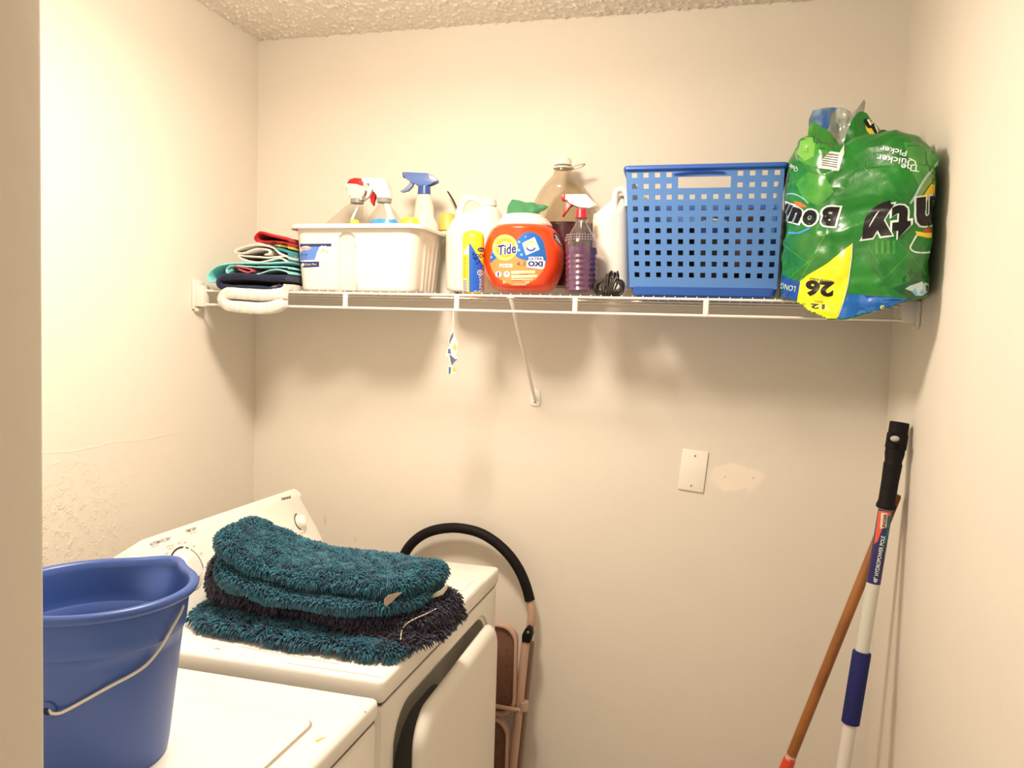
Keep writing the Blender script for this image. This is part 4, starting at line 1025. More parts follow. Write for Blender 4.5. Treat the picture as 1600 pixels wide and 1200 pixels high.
decal('bar_code', fb2, mat('bar_ink2', obs(60, 52, 46), .5), bag, [[(1396, 206+2.4*k), (1418, 210+1.8*k), (1418, 210.9+1.8*k), (1396, 207+2.4*k)] for k in range(3)], off=.0014, step=4)

# =================================================================== POLES leaning on the right wall
A_ = Vector((1.8315, -.302, 1.340)); B_ = Vector((1.686, -.400, .016))
p1 = thing('squeegee_pole', (B_.x, B_.y, 0), 'white extension pole with black rubber grip and blue foam sleeve, leaning on the right wall', 'pole')
ax = (A_-B_).normalized(); Mp = Matrix.Translation(B_) @ rot_to(ax); Lp = (A_-B_).length
def onpole(py):                            # distance along the pole that shows at picture row py
    best = None
    for k in range(1400):
        q = B_+ax*(Lp*k/1400); d = q-CAM; yy = 600-F*d.dot(up)/d.dot(fw)
        if best is None or abs(yy-py) < best[0]: best = (abs(yy-py), Lp*k/1400)
    return best[1]
L1, L2, L3, L4, L5 = (onpole(v) for v in (794, 911, 1018, 1131, 800))
def seg_obj(name, m, prof, parent, Mx, s=28): b = BM(); lathe(b, prof, (0, 0, 0), s, Mx); return build(name, b, m, parent)
seg_obj('pole_tube', mat('white_pole', obs(232, 212, 190), .35), [(.0145, 0), (.0145, L4)], p1, Mp)
seg_obj('pole_tube', mat('white_pole_upper', obs(216, 204, 180), .35), [(.0145, L4), (.0145, L1+.01)], p1, Mp)
fo_ = seg_obj('foam_sleeve', mat('blue_foam', obs(7, 20, 84), .8, bump=(300, .4, .001), var=.1), [(.0155, L4), (.0195, L4+.002), (.0198, L3-.002), (.0185, L3), (.0150, L3+.0005)], p1, Mp)
gp = [(.0150, L1-.003), (.0205, L1), (.0210, L1+.006), (.0180, L1+.016), (.0180, L1+.06), (.0196, L1+.10), (.0196, Lp-.085), (.0178, Lp-.078), (.0190, Lp-.070), (.0205, Lp-.062), (.0205, Lp-.05), (.0222, Lp-.048), (.0222, Lp-.016), (.0205, Lp-.014), (.0205, Lp+.010), (.018, Lp+.012)]
seg_obj('rubber_grip', M['black'], gp, p1, Mp, 36)
# clip ring with pale button
b = BM(); cq = hit(1397, 685, 'y', -.335); tube(b, [(cq.x-.013+.0*0+.026*(.5+.5*math.cos(a))*1.0, cq.y-.004-.000, cq.z+.010*math.sin(a)) for a in [2*math.pi*i/20 for i in range(20)]], .003, 8, closed=True); build('clip_ring', b, M['black'], p1)
b = BM(); s = len(b.verts); bmesh.ops.create_uvsphere(b, u_segments=20, v_segments=10, radius=1, matrix=Matrix.Translation((cq.x+.001, cq.y, cq.z)) @ Matrix.Diagonal((.012, .008, .008, 1))); build('clip_button', b, mat('pale_button', obs(196, 184, 168), .4), p1)
b = BM(); lathe(b, [(.01495, L2), (.01495, L1-.004)], (0, 0, 0), 40, Mp); o, pv = build('printed_sleeve', b, mat('sleeve_navy', obs(44, 30, 84), .35, two=obs(30, 70, 110), vscale=6), p1, keep=True)
decal('sleeve_teal', pv, mat('sleeve_teal', obs(28, 116, 120), .35), p1, [[(1392, 800), (1394, 812), (1390, 850), (1382, 872), (1382, 850), (1386, 826), (1388, 808)]], off=.0003, step=3)
decal('sleeve_red', pv, mat('sleeve_red', obs(226, 86, 54), .35), p1, [[(1373, 798), (1392, 800), (1391, 806), (1388, 806), (1378, 828), (1371, 846), (1366, 850), (1369, 826)]], off=.0003, step=3)
decal('brand_panel', pv, mat('sleeve_cream', obs(232, 196, 160), .35), p1, [[(1377, 801), (1387, 802), (1385, 824), (1379, 826), (1375, 826)]], off=.0006, step=3)
decal('lettering', pv, M['ink'], p1, geos=[text_px('UNGER', 1382, 815, 5, 82, w=24, bold=.03)], off=.0009, step=3)
decal('lettering', pv, wt, p1, geos=[text_px('48" HYDROPOWER POLE', 1373.5, 874, 6.5, 80, w=74, bold=.02)], off=.0008, step=3)
C_ = Vector((1.840, -.273, 1.184)); D_ = Vector((1.497, -.25, .03))
p2 = thing('broom_handle', (D_.x, D_.y, 0), 'brown wooden handle crossing behind the white pole, orange at its lower end', 'pole')
ax2 = (C_-D_).normalized(); Mq = Matrix.Translation(D_) @ rot_to(ax2); Lq = (C_-D_).length
def onq(py):
    best = None
    for k in range(1400):
        q = D_+ax2*(Lq*k/1400); d = q-CAM; yy = 600-F*d.dot(up)/d.dot(fw)
        if best is None or abs(yy-py) < best[0]: best = (abs(yy-py), Lq*k/1400)
    return best[1]
wd_ = mat('stained_wood', obs(168, 100, 40), .35, two=obs(144, 82, 30), vscale=12, coat=.2)
K1 = onq(1186)
seg_obj('wooden_shaft', wd_, [(.0122, K1-.01), (.0122, Lq-.006), (.010, Lq)], p2, Mq)
seg_obj('plastic_socket', mat('orange_socket', obs(226, 70, 34), .35), [(.0150, 0), (.0150, K1-.015), (.0140, K1)], p2, Mq)
b = BM(); lathe(b, [(.0126, K1), (.0128, K1+.010), (.0124, K1+.012)], (0, 0, 0), 20, Mq); build('peeling_sticker', b, mat('sticker_red', obs(196, 60, 44), .3, two=obs(240, 200, 180), vscale=90), p2)

# =================================================================== DRYER
DX0, DX1, DY0, DY1, DZ = .205, .900, -1.002, -.265, .914
dry = thing('clothes_dryer', (.55, -.634, 0), 'white front-loading clothes dryer, door slightly ajar, bath rugs piled on top', 'clothes dryer')
en, en2 = M['enamel'], M['enamel2']
def rrect(y0, y1, z0, z1, r, n=10):
    out = []
    for cy, cz, a0 in ((y1-r, z1-r, 0), (y0+r, z1-r, 90), (y0+r, z0+r, 180), (y1-r, z0+r, 270)):
        for k in range(n+1):
            a = math.radians(a0+90*k/n); out.append((cy+r*math.cos(a), cz+r*math.sin(a)))
    return out
def fitted(y0, y1, z0, z1, r, x, n=10): return [(x, p[0], p[1]) for p in rrect(y0, y1, z0, z1, r, n)]
b = BM()
OY0, OY1, OZ0, OZ1 = -.928, -.350, .28, .822
fy0, fy1, fz1 = DY0+.003, DY1-.003, DZ-.047
xo = DX1-.003
loft(b, [fitted(fy0, fy1, .03, fz1, .012, DX0), fitted(fy0, fy1, .03, fz1, .012, xo-.010), fitted(fy0+.004, fy1-.004, .034, fz1-.004, .012, xo-.002), fitted(fy0+.012, fy1-.012, .042, fz1-.010, .012, xo),
         fitted(OY0-.030, OY1+.016, OZ0-.02, OZ1+.012, .095, xo), fitted(OY0-.024, OY1+.012, OZ0-.016, OZ1+.008, .09, xo-.005), fitted(OY0, OY1, OZ0, OZ1, .075, xo-.007), fitted(OY0+.002, OY1-.002, OZ0+.002, OZ1-.002, .073, xo-.06),
         fitted(-.80, -.48, .38, .72, .12, xo-.062), fitted(-.80, -.48, .38, .72, .12, xo-.35)])
build('cabinet', b, en, dry, angle=35)
# top panel with thin pressed lines
b = BM(); box(b, (DX0, DY0, DZ-.044), (DX1, DY1, DZ), .009, 4); build('top_panel', b, en2, dry)
b = BM(); box(b, (DX0+.01, DY0+.005, DZ-.048), (DX1-.006, DY1-.005, DZ-.0435)); build('top_seam', b, M['dark'], dry)
for p0, p1_, w in (((377, 1011), (530, 1038), .0016), ((449, 1036.5), (597, 1058.5), .0016), ((721, 925), (740, 907), .0016), ((716, 949), (757, 907.5), .0016), ((336, 1013), (344, 1015), .0030)):
    a = hit(*p0, 'z', DZ); c_ = hit(*p1_, 'z', DZ); b = BM()
    tube(b, [(a.x, a.y, DZ), (c_.x, c_.y, DZ)], w/2, 6, flat=.5); build('pressed_line', b, M['seam'], dry)
for x, y in ((.24, -.96), (.86, -.96), (.24, -.31), (.86, -.31)):
    b = BM(); lathe(b, [(.02, 0), (.02, .01), (.012, .012), (.012, .031)], (x, y, 0), 20); build('foot', b, M['black'], dry)
# door leaf, hinged at the wall side
ang = math.radians(1.5); HP = Vector((DX1+.004, -.352, 0))
def dl(u, t, z): return Vector((HP.x+u*math.sin(ang)+t*math.cos(ang), HP.y-u*math.cos(ang)+t*math.sin(ang), z))
def leaf(u0, u1, z0, z1, r, t): return [dl(-p[0], t, p[1]) for p in rrect(-u1, -u0, z0, z1, r, 10)]
b = BM()
loft(b, [leaf(.012, .545, .305, .796, .055, -.002), leaf(.002, .556, .292, .808, .066, .001), leaf(.0, .559, .289, .811, .068, .006), leaf(.001, .557, .291, .809, .066, .013), leaf(.005, .551, .296, .804, .062, .0195), leaf(.013, .541, .304, .796, .056, .0245), leaf(.024, .529, .315, .785, .05, .0262)])
door, dv_ = build('door', b, en, dry, keep=True, angle=60)
for z0, z1 in ((.655, .775), (.36, .48)):
    b = BM(); tube(b, [dl(-.004, .003, z0), dl(-.004, .003, z1)], .0042, 10)
    for k in range(5): tube(b, [dl(-.004, .003, z0+.02+k*.02), dl(-.004, .003, z0+.0215+k*.02)], .0048, 10)
    build('hinge', b, M['chrome'], door)
for px, py in ((712.5, 1029.5), (641.5, 1170)):
    h = dv_.ray_cast(CAM, ray(px, py).normalized())
    if h[0]:
        n_ = h[1] if h[1].dot(ray(px, py)) < 0 else -h[1]
        b = BM(); lathe(b, [(.0046, 0), (.0046, .0012), (.003, .002)], (0, 0, 0), 14, Matrix.Translation(h[0]) @ rot_to(n_)); build('screw', b, M['chrome'], door)
# console
UP = Vector((-.080, 0, .170)).normalized(); NR = Vector((UP.z, 0, -UP.x))
def cp(y, s): return Vector((.412, y, DZ-.004))+UP*s
def console(y0, y1, h, parent, inset=.036, z=DZ, seg=10):
    pts2 = []
    def arc(cx, cy, r, a0, a1):
        for k in range(seg+1):
            a = math.radians(a0+(a1-a0)*k/seg); pts2.append((cx+r*math.cos(a), cy+r*math.sin(a)))
    pts2.append((y0, 0)); pts2.append((y1, 0)); pts2.append((y1-.012, .060))
    arc(y1-inset-.022, h-.034, .034, 15, 88)
    arc(y0+inset+.050, h-.062, .062, 92, 165)
    pts2.append((y0+.006, .050))
    b = BM(); base = [Vector((.412, p[0], z-.004))+UP*p[1]-NR*.15*0 for p in pts2]
    a = [b.verts.new(p) for p in base]
    back = []
    for p in base:
        q = p.copy(); q.x = p.x-.055; q.z = z-.004+(p.z-z+.004)*.80; back.append(b.verts.new(q))
    n = len(a); f0 = b.faces.new(a); b.faces.new(back[::-1])
    for i in range(n): b.faces.new((a[i], back[i], back[(i+1) % n], a[(i+1) % n]))
    es = list(f0.edges)
    bmesh.ops.bevel(b, geom=es, offset=.014, segments=5, affect='EDGES', profile=.5)
    for v in b.verts: v.co.z = max(v.co.z, z+.0003)
    return build('console', b, en2, parent, keep=True, angle=50)
con, cv2 = console(-.993, -.272, .194, dry)
def onc(px, py):
    h = cv2.ray_cast(CAM, ray(px, py).normalized()); return h[0], (h[1] if h[1].dot(ray(px, py)) < 0 else -h[1])
def knob(px, py, prof, m, name='knob'):
    p, n_ = onc(px, py); b = BM(); lathe(b, prof, (0, 0, 0), 40, Matrix.Translation(p) @ rot_to(n_)); return build(name, b, m, con)
knob(292, 890, [(.046, -.004), (.046, .002), (.040, .004), (.026, .005), (.024, .018), (.022, .020)], en2)
knob(468, 815, [(.0165, -.004), (.0165, .002), (.0155, .007), (.0150, .013), (.012, .017), (.006, .0185)], en2)
b = BM(); p, n_ = onc(292, 890); Mk = Matrix.Translation(p+n_*.001) @ rot_to(n_)
def arcring(bm, Mx, r1, r2, a0, a1, z, n=40):
    lo_ = []; hi = []
    for k in range(n+1):
        a = math.radians(a0+(a1-a0)*k/n)
        lo_.append(bm.verts.new(Mx @ Vector((r1*math.cos(a), r1*math.sin(a), z)))); hi.append(bm.verts.new(Mx @ Vector((r2*math.cos(a), r2*math.sin(a), z))))
    for k in range(n): bm.faces.new((lo_[k], hi[k], hi[k+1], lo_[k+1]))
def ang_of(Mx, px, py):
    q = Mx.inverted() @ onc(px, py)[0]; return math.degrees(math.atan2(q.y, q.x))
a_a = ang_of(Mk, 272, 885); a_b = ang_of(Mk, 282, 855); a_c = ang_of(Mk, 313, 868)
def norm(a, r): 
    while a-r > 180: a -= 360
    while a-r < -180: a += 360
    return a
a_b = norm(a_b, a_a); a_c = norm(a_c, a_b)
dsg = 1 if a_b > a_a else -1
arcring(b, Mk, .047, .0505, a_a, a_b+dsg*8, .0006); arcring(b, Mk, .0475, .0500, a_b+dsg*16, a_b+dsg*26, .0006, 8); arcring(b, Mk, .0478, .0495, a_b+dsg*32, a_b+dsg*95, .0006)
build('dial_ring', b, M['ink'], con, fix=False)
b = BM(); p, n_ = onc(468, 815); Mk2 = Matrix.Translation(p+n_*.001) @ rot_to(n_)
c0 = ang_of(Mk2, 462, 801); c1 = norm(ang_of(Mk2, 453.5, 814), c0); c2 = norm(ang_of(Mk2, 470, 828), c1)
arcring(b, Mk2, .0205, .0240, c0, c1, .0008); arcring(b, Mk2, .0205, .0240, c1, c2, .0008)
build('dial_ring', b, M['ink'], con, fix=False)
decal('lettering', cv2, M['ink'], con, geos=[text_px('Admiral', 446.5, 778, 4.8, 14, w=15, bold=.03)], off=.0006)
decal('lettering', cv2, M['grey_ink'], con, geos=[text_px('AUTOMATIC DRY', 250, 846, 5, 17, w=34, bold=.01)], off=.0006)
decal('lettering', cv2, M['grey_ink'], con, geos=[text_px('TIME DRY', 298.5, 828, 4.6, 17, w=18, bold=.01)], off=.0006)
g2 = mat('pale_ink', obs(196, 160, 130), .6)
decal('small_print', cv2, g2, con, geos=[text_px('MORE DRY', 242, 853.5, 2.6, 17, w=13), text_px('NO HEAT', 302, 832.5, 2.2, 17, w=12), text_px('NORMAL', 265.5, 853, 3, 17, w=12), text_px('CASUAL', 267, 857, 2.6, 17, w=11), text_px('OFF', 280, 849, 3.4, 17, w=6), text_px('LESS', 260, 865, 2.8, 17, w=7), text_px('60', 289, 847.5, 3, 17), text_px('40', 302.5, 853.5, 3, 10), text_px('20', 314, 865, 3, 10)], off=.0006)
decal('small_print', cv2, g2, con, geos=[text_px('PUSH TO START', 468.5, 834.5, 2.8, 20, w=21)], off=.0006)

# =================================================================== WASHER
WX1, WY0, WY1, WZ = .906, -1.715, -1.030, .898
wash = thing('washing_machine', (.55, -1.37, 0), 'white top-loading washing machine with lid closed, a blue bucket standing on it', 'washing machine')
b = BM(); box(b, (DX0, WY0+.003, .03), (WX1-.003, WY1-.003, WZ-.042), .008, 3); build('cabinet', b, en, wash)
b = BM(); box(b, (DX0, WY0, WZ-.038), (WX1, WY1, WZ), .010, 4); o, wv = build('top_panel', b, en2, wash, keep=True)
b = BM(); box(b, (DX0+.01, WY0+.005, WZ-.042), (WX1-.006, WY1-.005, WZ-.0375)); build('top_seam', b, M['dark'], wash)
def zr(x0, x1, y0, y1, r, z, n=8): return [(p[0], p[1], z) for p in rrect(x0, x1, y0, y1, r, n)]
b = BM(); lx0, lx1, ly0, ly1 = .44, .850, -1.63, -1.136
loft(b, [zr(lx0, lx1, ly0, ly1, .030, WZ-.001), zr(lx0-.0, lx1, ly0, ly1, .030, WZ+.0004), zr(lx0+.003, lx1-.003, ly0+.003, ly1-.003, .028, WZ+.0004)]); build('lid_gap', b, M['seam'], wash)
b = BM()
loft(b, [zr(lx0+.003, lx1-.0035, ly0+.003, ly1-.0035, .027, WZ), zr(lx0+.003, lx1-.0035, ly0+.003, ly1-.0035, .027, WZ+.0035), zr(lx0+.005, lx1-.006, ly0+.005, ly1-.006, .025, WZ+.0055), zr(lx0+.010, lx1-.012, ly0+.012, ly1-.012, .02, WZ+.006)]); lid, lv = build('lid', b, en2, wash, keep=True)
decal('rust_stain', wv, mat('rust_stain', obs(246, 214, 120, .8), .5, two=obs(232, 176, 80, .8), vscale=120), wash, [[(492, 1158), (497, 1155), (503, 1153), (511, 1151), (506, 1155), (500, 1158), (494, 1160)]], off=.0004, step=4)
decal('chip_mark', wv, M['seam'], wash, [[(569, 1111), (571, 1111), (572.5, 1113.5), (570, 1113.5)]], off=.0004)
for x, y in ((.24, -1.67), (.86, -1.67), (.24, -1.07), (.86, -1.07)):
    b = BM(); lathe(b, [(.02, 0), (.02, .01), (.012, .012), (.012, .031)], (x, y, 0), 20); build('foot', b, M['black'], wash)
console(-1.711, -1.060, .115, wash, z=WZ)[0]

# =================================================================== BUCKET
BX, BY, BZ, BT = .605, -1.338, WZ+.0063, 1.152
buc = thing('plastic_bucket', (BX, BY, BZ), 'blue plastic bucket with pour spout and thin wire handle, standing on the washing machine lid', 'bucket')
bp_ = mat('bucket_blue', obs(58, 84, 142, 1.0), .38, var=.06, vscale=8, spec=.5)
SPA = math.atan2(hit(252, 876, 'z', BT).y-BY, hit(252, 876, 'z', BT).x-BX)
def bring(z, r, sp=0, seg=96):
    out = []
    for k in range(seg):
        a = 2*math.pi*k/seg; d = (a-SPA+math.pi) % (2*math.pi)-math.pi
        w = math.exp(-(d/.25)**2)
        out.append((BX+(r+sp*w)*math.cos(a), BY+(r+sp*w)*math.sin(a), z-0.0*w))
    return out
RB, RT = .097, .124
def rad(z): return RB+(RT-RB)*(z-BZ)/(BT-BZ)
b = BM(); rg = [bring(BZ+.004, RB-.014), bring(BZ, RB-.010), bring(BZ, RB-.002), bring(BZ+.006, RB)]
for k in range(1, 14):
    z = BZ+.006+(BT-.075-BZ)*k/14; rg.append(bring(z, rad(z)))
z = BT-.066; rg += [bring(z, rad(z)), bring(z+.002, rad(z)+.0025)]
for z, e, sp in ((BT-.062, .003, 0), (BT-.05, .003, .003), (BT-.038, .003, .010), (BT-.025, .003, .018), (BT-.013, .003, .024)): rg.append(bring(z, rad(z)+e, sp))
rg += [bring(BT-.0125, RT+.010, .026), bring(BT-.009, RT+.0125, .026), bring(BT-.003, RT+.0125, .026), bring(BT, RT+.009, .026), bring(BT-.0005, RT+.003, .026), bring(BT-.004, RT-.0005, .024)]
for z, sp in ((BT-.013, .024), (BT-.025, .018), (BT-.038, .010), (BT-.05, .003), (BT-.062, 0)): rg.append(bring(z, rad(z)-.0005, sp))
z = BT-.0635; rg += [bring(z, rad(z)-.001), bring(z-.002, rad(z)-.0035)]
for k in range(1, 8):
    z = BT-.07-(BT-.08-BZ)*k/8; rg.append(bring(z, rad(z)-.0035))
rg += [bring(BZ+.008, RB-.006), bring(BZ+.0055, RB-.02)]
loft(b, rg)
o, bv = build('bucket_body', b, bp_, buc, keep=True, angle=50)
def onb(px, py, d=.004):
    q = ray(px, py).normalized(); h = bv.ray_cast(CAM, q); n_ = h[1] if h[1].dot(q) < 0 else -h[1]; return h[0]+n_*d, n_
wp = [(79, 1107, .001), (84, 1109.5, .006), (92, 1110, .007), (102, 1108, .006), (130, 1093, .005), (170, 1070, .005), (205, 1051, .005), (228, 1034, .005), (248, 1008, .005), (265, 978, .005), (276, 958, .005), (283, 946, .003)]
b = BM(); tube(b, smoothpts([onb(*w)[0] for w in wp], 4, False), .0021, 10); build('wire_handle', b, mat('pale_wire', obs(216, 200, 172), .35, spec=.6), buc)
p, n_ = onb(76, 1109, 0); b = BM(); lathe(b, [(.0115, -.003), (.0115, .002), (.0095, .004), (.0055, .004), (.005, .0015), (.0, .0015)], (0, 0, 0), 24, Matrix.Translation(p) @ rot_to(n_), cap1=False); build('handle_ear', b, bp_, buc)
p, n_ = onb(76, 1109, .0022); b = BM(); lathe(b, [(.0050, -.001), (.0050, .0003)], (0, 0, 0), 16, Matrix.Translation(p) @ rot_to(n_)); build('ear_hole', b, mat('dark_blue_hole', (.01, .012, .04), .7), buc)

# =================================================================== BATH RUGS on the dryer
def rug_layer(bm, stations, seg=26, n=26, amp=.006, seed=0, pw=3.2):
    """stations: x, y_front, y_back, z_bottom, z_top"""
    S = [tuple(p) for p in smoothpts([Vector(s_[:3]) for s_ in stations], 6, False)]
    S2 = [tuple(p) for p in smoothpts([Vector((s_[3], s_[4], 0)) for s_ in stations], 6, False)]
    rings = []; m_ = len(S)
    for i, (a, c_) in enumerate(zip(S, S2)):
        e = 1
        t_ = min(i, m_-1-i)
        if t_ < 3: e = (.45, .78, .93)[t_]
        cy, ry = (a[1]+a[2])/2, abs(a[2]-a[1])/2*(.75+.25*e); cz, rz = (c_[0]+c_[1])/2, (c_[1]-c_[0])/2*e
        ring = []
        for k in range(seg*2):
            th = 2*math.pi*k/(seg*2); c0, s0 = math.cos(th), math.sin(th)
            uy = math.copysign(abs(c0)**(2/pw), c0); uz = math.copysign(abs(s0)**(2/2.3), s0)
            ring.append((a[0], cy+ry*uy, cz+rz*uz))
        rings.append(ring)
    loft(bm, rings)
def furry(name, layers, m, seed, count, length, floor_z=DZ+.0015):
    random.seed(seed)
    bm = BM()
    for L in layers: rug_layer(bm, L)
    bmesh.ops.recalc_face_normals(bm, faces=bm.faces[:])
    jitter(bm, .007, 22, seed); jitter(bm, .003, 60, seed+4)
    for v in bm.verts: v.co.z = max(v.co.z, floor_z)
    bm.normal_update(); bmesh.ops.triangulate(bm, faces=bm.faces[:]); bm.normal_update()
    tris = []; cum = []; tot = 0
    for f in bm.faces:
        c_ = f.calc_center_median()
        if f.normal.z < -.35 and c_.z < DZ+.03: continue
        if f.normal.dot(c_-CAM) > .35*(c_-CAM).length: continue
        tot += f.calc_area(); cum.append(tot); tris.append((*(v.co.copy() for v in f.verts), f.normal.copy()))
    import bisect
    V, Fc = [], []
    for i in range(count):
        t_ = tris[min(len(tris)-1, bisect.bisect(cum, random.random()*tot))]
        u, w = random.random(), random.random()
        if u+w > 1: u, w = 1-u, 1-w
        p = t_[0]+(t_[1]-t_[0])*u+(t_[2]-t_[0])*w
        nz = noise.noise(p*35+Vector((seed, 0, 0))); n2 = noise.noise(p*35+Vector((0, seed+9, 3)))
        lean = Vector((nz*1.2+random.uniform(-.35, .35), n2*1.2-.25+random.uniform(-.35, .35), -.40+random.uniform(-.2, .3)))
        d = (t_[3]+lean*.75).normalized(); L = length*random.uniform(.7, 1.15)
        sd = d.cross(Vector((random.uniform(-1, 1), random.uniform(-1, 1), random.uniform(-1, 1)))).normalized()
        wd2 = (.0017 if length > .012 else .0012)*random.uniform(.8, 1.3); bend = Vector((0, 0, -1))*L*.28
        s2 = d.cross(sd).normalized()
        a0 = p-t_[3]*.002; a1 = p+d*L*.55; a2 = p+d*L+bend
        k0 = len(V)
        for q, w_ in ((a0, .8), (a1, 1.15), (a2, .35)):
            for g in range(3):
                an = 2*math.pi*g/3; r = q+(sd*math.cos(an)+s2*math.sin(an))*wd2*w_
                r.z = max(r.z, DZ+.0008); V.append(r)
        for lv_ in (0, 3):
            for g in range(3):
                h = (g+1) % 3; Fc.append((k0+lv_+g, k0+lv_+h, k0+lv_+3+h, k0+lv_+3+g))
        Fc.append((k0+6, k0+7, k0+8))
    bvh = BVHTree.FromBMesh(bm)
    cen = Vector(base_of(bm)); off = len(bm.verts)
    vs = [v.co-cen for v in bm.verts]; bm.verts.index_update(); fs = [tuple(v.index for v in f.verts) for f in bm.faces]; bm.free()
    me = bpy.data.meshes.new(name); me.from_pydata([tuple(v) for v in vs]+[tuple(v-cen) for v in V], [], fs+[tuple(q+off for q in f) for f in Fc])
    me.materials.append(m)
    for p in me.polygons: p.use_smooth = True
    o = bpy.data.objects.new(name, me); COL.objects.link(o); o.location = cen
    return o, bvh
def fur_mat(name, c1, c2): return mat(name, c1, .65, two=c2, vscale=55, spec=.35, sheen=.3)
teal = fur_mat('teal_shag', obs(22, 100, 112, 1.15), obs(8, 62, 78, 1.15)); teal2 = fur_mat('teal_shag_deep', obs(16, 92, 106, 1.15), obs(6, 50, 68, 1.15))
plum = fur_mat('plum_shag', obs(50, 40, 62, 1.1), obs(22, 16, 32, 1.1))
ra, va = furry('bath_rug', [[(.425, -.895, -.72, .9155, .944), (.50, -.915, -.70, .9155, .948), (.62, -.930, -.69, .9155, .948), (.74, -.936, -.69, .9155, .944), (.84, -.936, -.70, .9155, .940), (.893, -.92, -.72, .9155, .936)]], teal2, 11, 20000, .017)
tag(ra, 'teal shaggy bath rug at the bottom of the pile, flat on the dryer', 'bath rug', 'shaggy bath rugs piled on the dryer')
rb_, vb_ = furry('bath_rug', [
    [(.436, -.835, -.70, .955, 1.048), (.465, -.862, -.69, .952, 1.050), (.53, -.878, -.69, .955, 1.0), (.66, -.885, -.70, .957, .992), (.80, -.888, -.69, .955, .990), (.90, -.86, -.68, .945, .985), (.928, -.81, -.68, .938, .975)],
    [(.72, -.895, -.69, .945, .968), (.82, -.905, -.68, .930, .962), (.90, -.90, -.67, .922, .952), (.935, -.85, -.66, .920, .946)]], plum, 23, 22000, .014)
tag(rb_, 'dark plum shaggy bath rug folded in the middle of the pile', 'bath rug', 'shaggy bath rugs piled on the dryer')
rc_, vc_ = furry('bath_rug', [
    [(.478, -.868, -.735, 1.010, 1.068), (.50, -.890, -.72, 1.003, 1.062), (.55, -.908, -.71, .998, 1.042), (.62, -.918, -.71, .992, 1.024), (.74, -.918, -.71, .991, 1.016), (.84, -.90, -.70, .994, 1.014), (.905, -.85, -.70, 1.0, 1.016)],
    [(.474, -.868, -.745, 1.070, 1.108), (.50, -.888, -.73, 1.058, 1.108), (.54, -.898, -.715, 1.046, 1.088), (.61, -.902, -.715, 1.030, 1.064), (.70, -.905, -.71, 1.025, 1.056), (.80, -.895, -.705, 1.022, 1.054), (.87, -.870, -.70, 1.020, 1.050), (.912, -.80, -.71, 1.024, 1.042)]], teal, 37, 44000, .0115)
tag(rc_, 'teal shaggy bath rug folded double on top, its left end rolled up high', 'bath rug', 'shaggy bath rugs piled on the dryer')
def onrug(bvh, px, py, d=.012):
    q = ray(px, py).normalized(); h = bvh.ray_cast(CAM, q)
    return (h[0]-q*d) if h[0] else None
def stitched(bvh, pts, r, m, parent, name='stitched_edge', dash=False, d=.013):
    P = [onrug(bvh, p.x, p.y, d) for p in smoothpts(pts, 5, False)]; P = [p for p in P if p]
    if len(P) < 3: return
    b = BM(); rr_ = [r*(1.0 if (not dash or k % 2) else .45) for k in range(len(P))]; tube(b, P, rr_, 6); build(name, b, m, parent)
def flatrug(bvh, c_, pts):
    q = ray(*c_); h = min((bvh.ray_cast(CAM, ray(c_[0]+dx, c_[1]+dy).normalized()) for dx in (-10, 0, 10) for dy in (-8, 0, 8)), key=lambda g: g[3] if g[0] else 9); t_ = (h[0]-CAM).dot(fw)-.020
    return [CAM+ray(a, d)*t_ for a, d in pts]
thr = mat('edge_thread', obs(196, 176, 150), .8); thr2 = mat('edge_thread_teal', obs(60, 110, 104), .8)
stitched(vc_, [(700, 903), (701, 915), (694, 926), (680, 932), (664, 936)], .0013, thr, rc_, dash=True)
stitched(vc_, [(660, 936), (648, 951), (620, 962), (590, 968), (560, 969), (520, 962), (480, 952), (440, 943), (400, 932), (370, 918)], .0009, thr2, rc_, d=.016)
stitched(vb_, [(626, 1000), (628, 985), (636, 974), (650, 966), (664, 960), (680, 952), (690, 948)], .0015, thr, rb_, dash=True, d=.014)
b = BM(); pp = flatrug(vc_, (613, 936), ((600, 945), (601, 936), (608, 930), (620, 927), (628, 926), (620, 933), (612, 941), (604, 947)))
if all(pp): prism(b, pp, (-.0012, .0012, 0)); build('care_label', b, mat('tan_label', obs(164, 136, 108), .7), rc_)
b = BM(); pp = flatrug(vc_, (682, 928), ((664, 935), (676, 929), (690, 922), (699, 912), (699, 920), (692, 929), (678, 934)))
if all(pp): prism(b, pp, (-.0012, .0012, 0)); build('care_label', b, mat('pale_label', obs(206, 190, 160), .7), rc_)

# =================================================================== FOLDED STEP STOOL behind the dryer
YL = -.052
lad = thing('step_ladder', (.72, -.06, 0), 'folded pinkish beige step ladder with black foam hoop handle, between dryer and back wall', 'step ladder')
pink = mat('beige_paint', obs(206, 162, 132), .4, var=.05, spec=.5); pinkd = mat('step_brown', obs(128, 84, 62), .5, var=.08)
arcp = [(828, 938), (822, 916), (812, 892), (796, 868), (774, 847), (748, 832), (716, 825), (685, 827), (660, 836), (641, 852), (629, 872), (621, 892), (616, 915)]
b = BM(); tube(b, smoothpts([hit(a, c_, 'y', YL) for a, c_ in arcp], 5, False), .0148, 18); build('foam_grip', b, mat('black_foam', (.007, .005, .005), .62, spec=.2), lad)
def inner(px): return px
R1 = [hit(a, c_, 'y', YL) for a, c_ in ((827, 934), (830, 950), (830, 968), (826, 990))]
def mirror(p): return Vector((2*.722-p.x, p.y, p.z))
L0 = [mirror(p) for p in R1]
foot_r = hit(802, 1190, 'y', -.085)
dirr = (foot_r-hit(821, 1000, 'y', -.085)).normalized()
gr = hit(821, 1000, 'y', -.085)+dirr*((hit(821, 1000, 'y', -.085).z-.012)/-dirr.z)
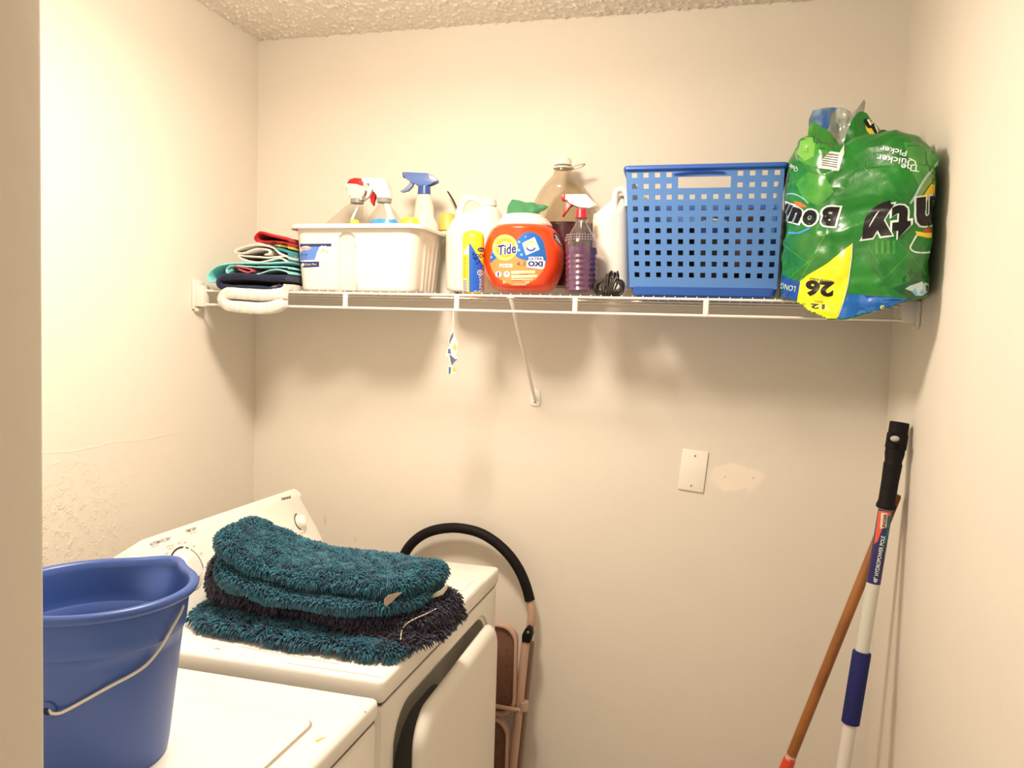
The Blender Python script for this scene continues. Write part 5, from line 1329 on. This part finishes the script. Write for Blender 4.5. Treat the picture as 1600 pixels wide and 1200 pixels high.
b = BM(); tube(b, smoothpts(R1, 4, False), .0118, 16); build('hoop_tube', b, pink, lad)
b = BM(); tube(b, smoothpts(L0, 4, False), .0118, 16); build('hoop_tube', b, pink, lad)
topr = hit(822, 996, 'y', -.085)
for P0, P1 in ((topr, gr), (mirror(topr), mirror(gr))):
    b = BM(); tube(b, [P0, P1], .0125, 16); build('front_leg', b, pink, lad)
    b = BM(); tube(b, [P0+(P1-P0).normalized()*(P1-P0).length*.985, P1+Vector((0, 0, -.011))], .0155, 16); build('rubber_foot', b, M['black'], lad)
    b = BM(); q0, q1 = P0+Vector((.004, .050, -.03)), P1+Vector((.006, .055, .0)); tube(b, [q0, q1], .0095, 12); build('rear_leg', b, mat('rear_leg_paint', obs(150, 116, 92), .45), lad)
for mir in (False, True):
    pts = [(817, 1001), (817, 990), (821, 982), (825, 979), (831, 983), (832, 992), (829, 1003)]
    q = [hit(a, c_, 'y', -.088) for a, c_ in pts]
    if mir: q = [mirror(p) for p in q]
    b = BM(); prism(b, [p+Vector((0, -.012, 0)) for p in q], (0, .03, 0), .0015); br = build('pivot_bracket', b, M['black'], lad)
    c_ = hit(825, 988, 'y', -.102); c_ = mirror(c_) if mir else c_
    b = BM(); lathe(b, [(.004, 0), (.004, .0015), (.0022, .0028)], (0, 0, 0), 14, Matrix.Translation(c_) @ rot_to((0, -1, 0))); build('rivet', b, M['chrome'], br)
def step(p_tr, p_br, name):
    """folded step tread seen from beneath: right side measured in the photo"""
    a = hit(*p_tr, 'y', -.105); c_ = hit(*p_br, 'y', -.105); x1 = (a.x+c_.x)/2; x0 = 2*.722-x1; z1, z0 = a.z, c_.z
    def ring(ins, y, r=.045): return [(p[0], y, p[1]) for p in rrect(x0+ins, x1-ins, z0+ins, z1-ins, r, 8)]
    b = BM(); loft(b, [ring(0, -.092), ring(-.0, -.112), ring(.002, -.1135), ring(.006, -.1135), ring(.0075, -.112), ring(.0085, -.1025)], cap0=True, cap1=False)
    st = build(name, b, pink, lad)
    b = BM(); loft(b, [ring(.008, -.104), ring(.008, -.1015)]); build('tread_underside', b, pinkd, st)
    k = 0; zz = z1-.03
    while zz > z0+.03:
        for xx in (x1-.030, x1-.085, x0+.03, x0+.085, .722):
            b = BM(); s_ = .0032
            lathe(b, [(s_, -.0002), (s_, .0006)], (0, 0, 0), 10, Matrix.Translation((xx, -.1042, zz)) @ rot_to((0, -1, 0)))
            build('tread_hole', b, M['dark'], st)
        zz -= .045
    return st
step((808, 978), (806, 1121), 'step_tread'); step((796, 1124), (790, 1290), 'step_tread')
b = BM(); a = hit(811, 1108, 'y', -.115); tube(b, [(a.x+.004, -.122, a.z), (2*.722-a.x, -.122, a.z+.012)], .0062, 12); cb = build('cross_bar', b, pink, lad)
b = BM(); tube(b, [(a.x+.006, -.086, a.z+.010), (a.x+.006, -.086, a.z-.014)], .0148, 16); build('collar', b, pink, lad)
b = BM(); lathe(b, [(.0042, 0), (.0042, .0015), (.002, .003)], (0, 0, 0), 14, Matrix.Translation((a.x+.002, -.1285, a.z)) @ rot_to((0, -1, 0))); build('rivet', b, M['chrome'], lad)
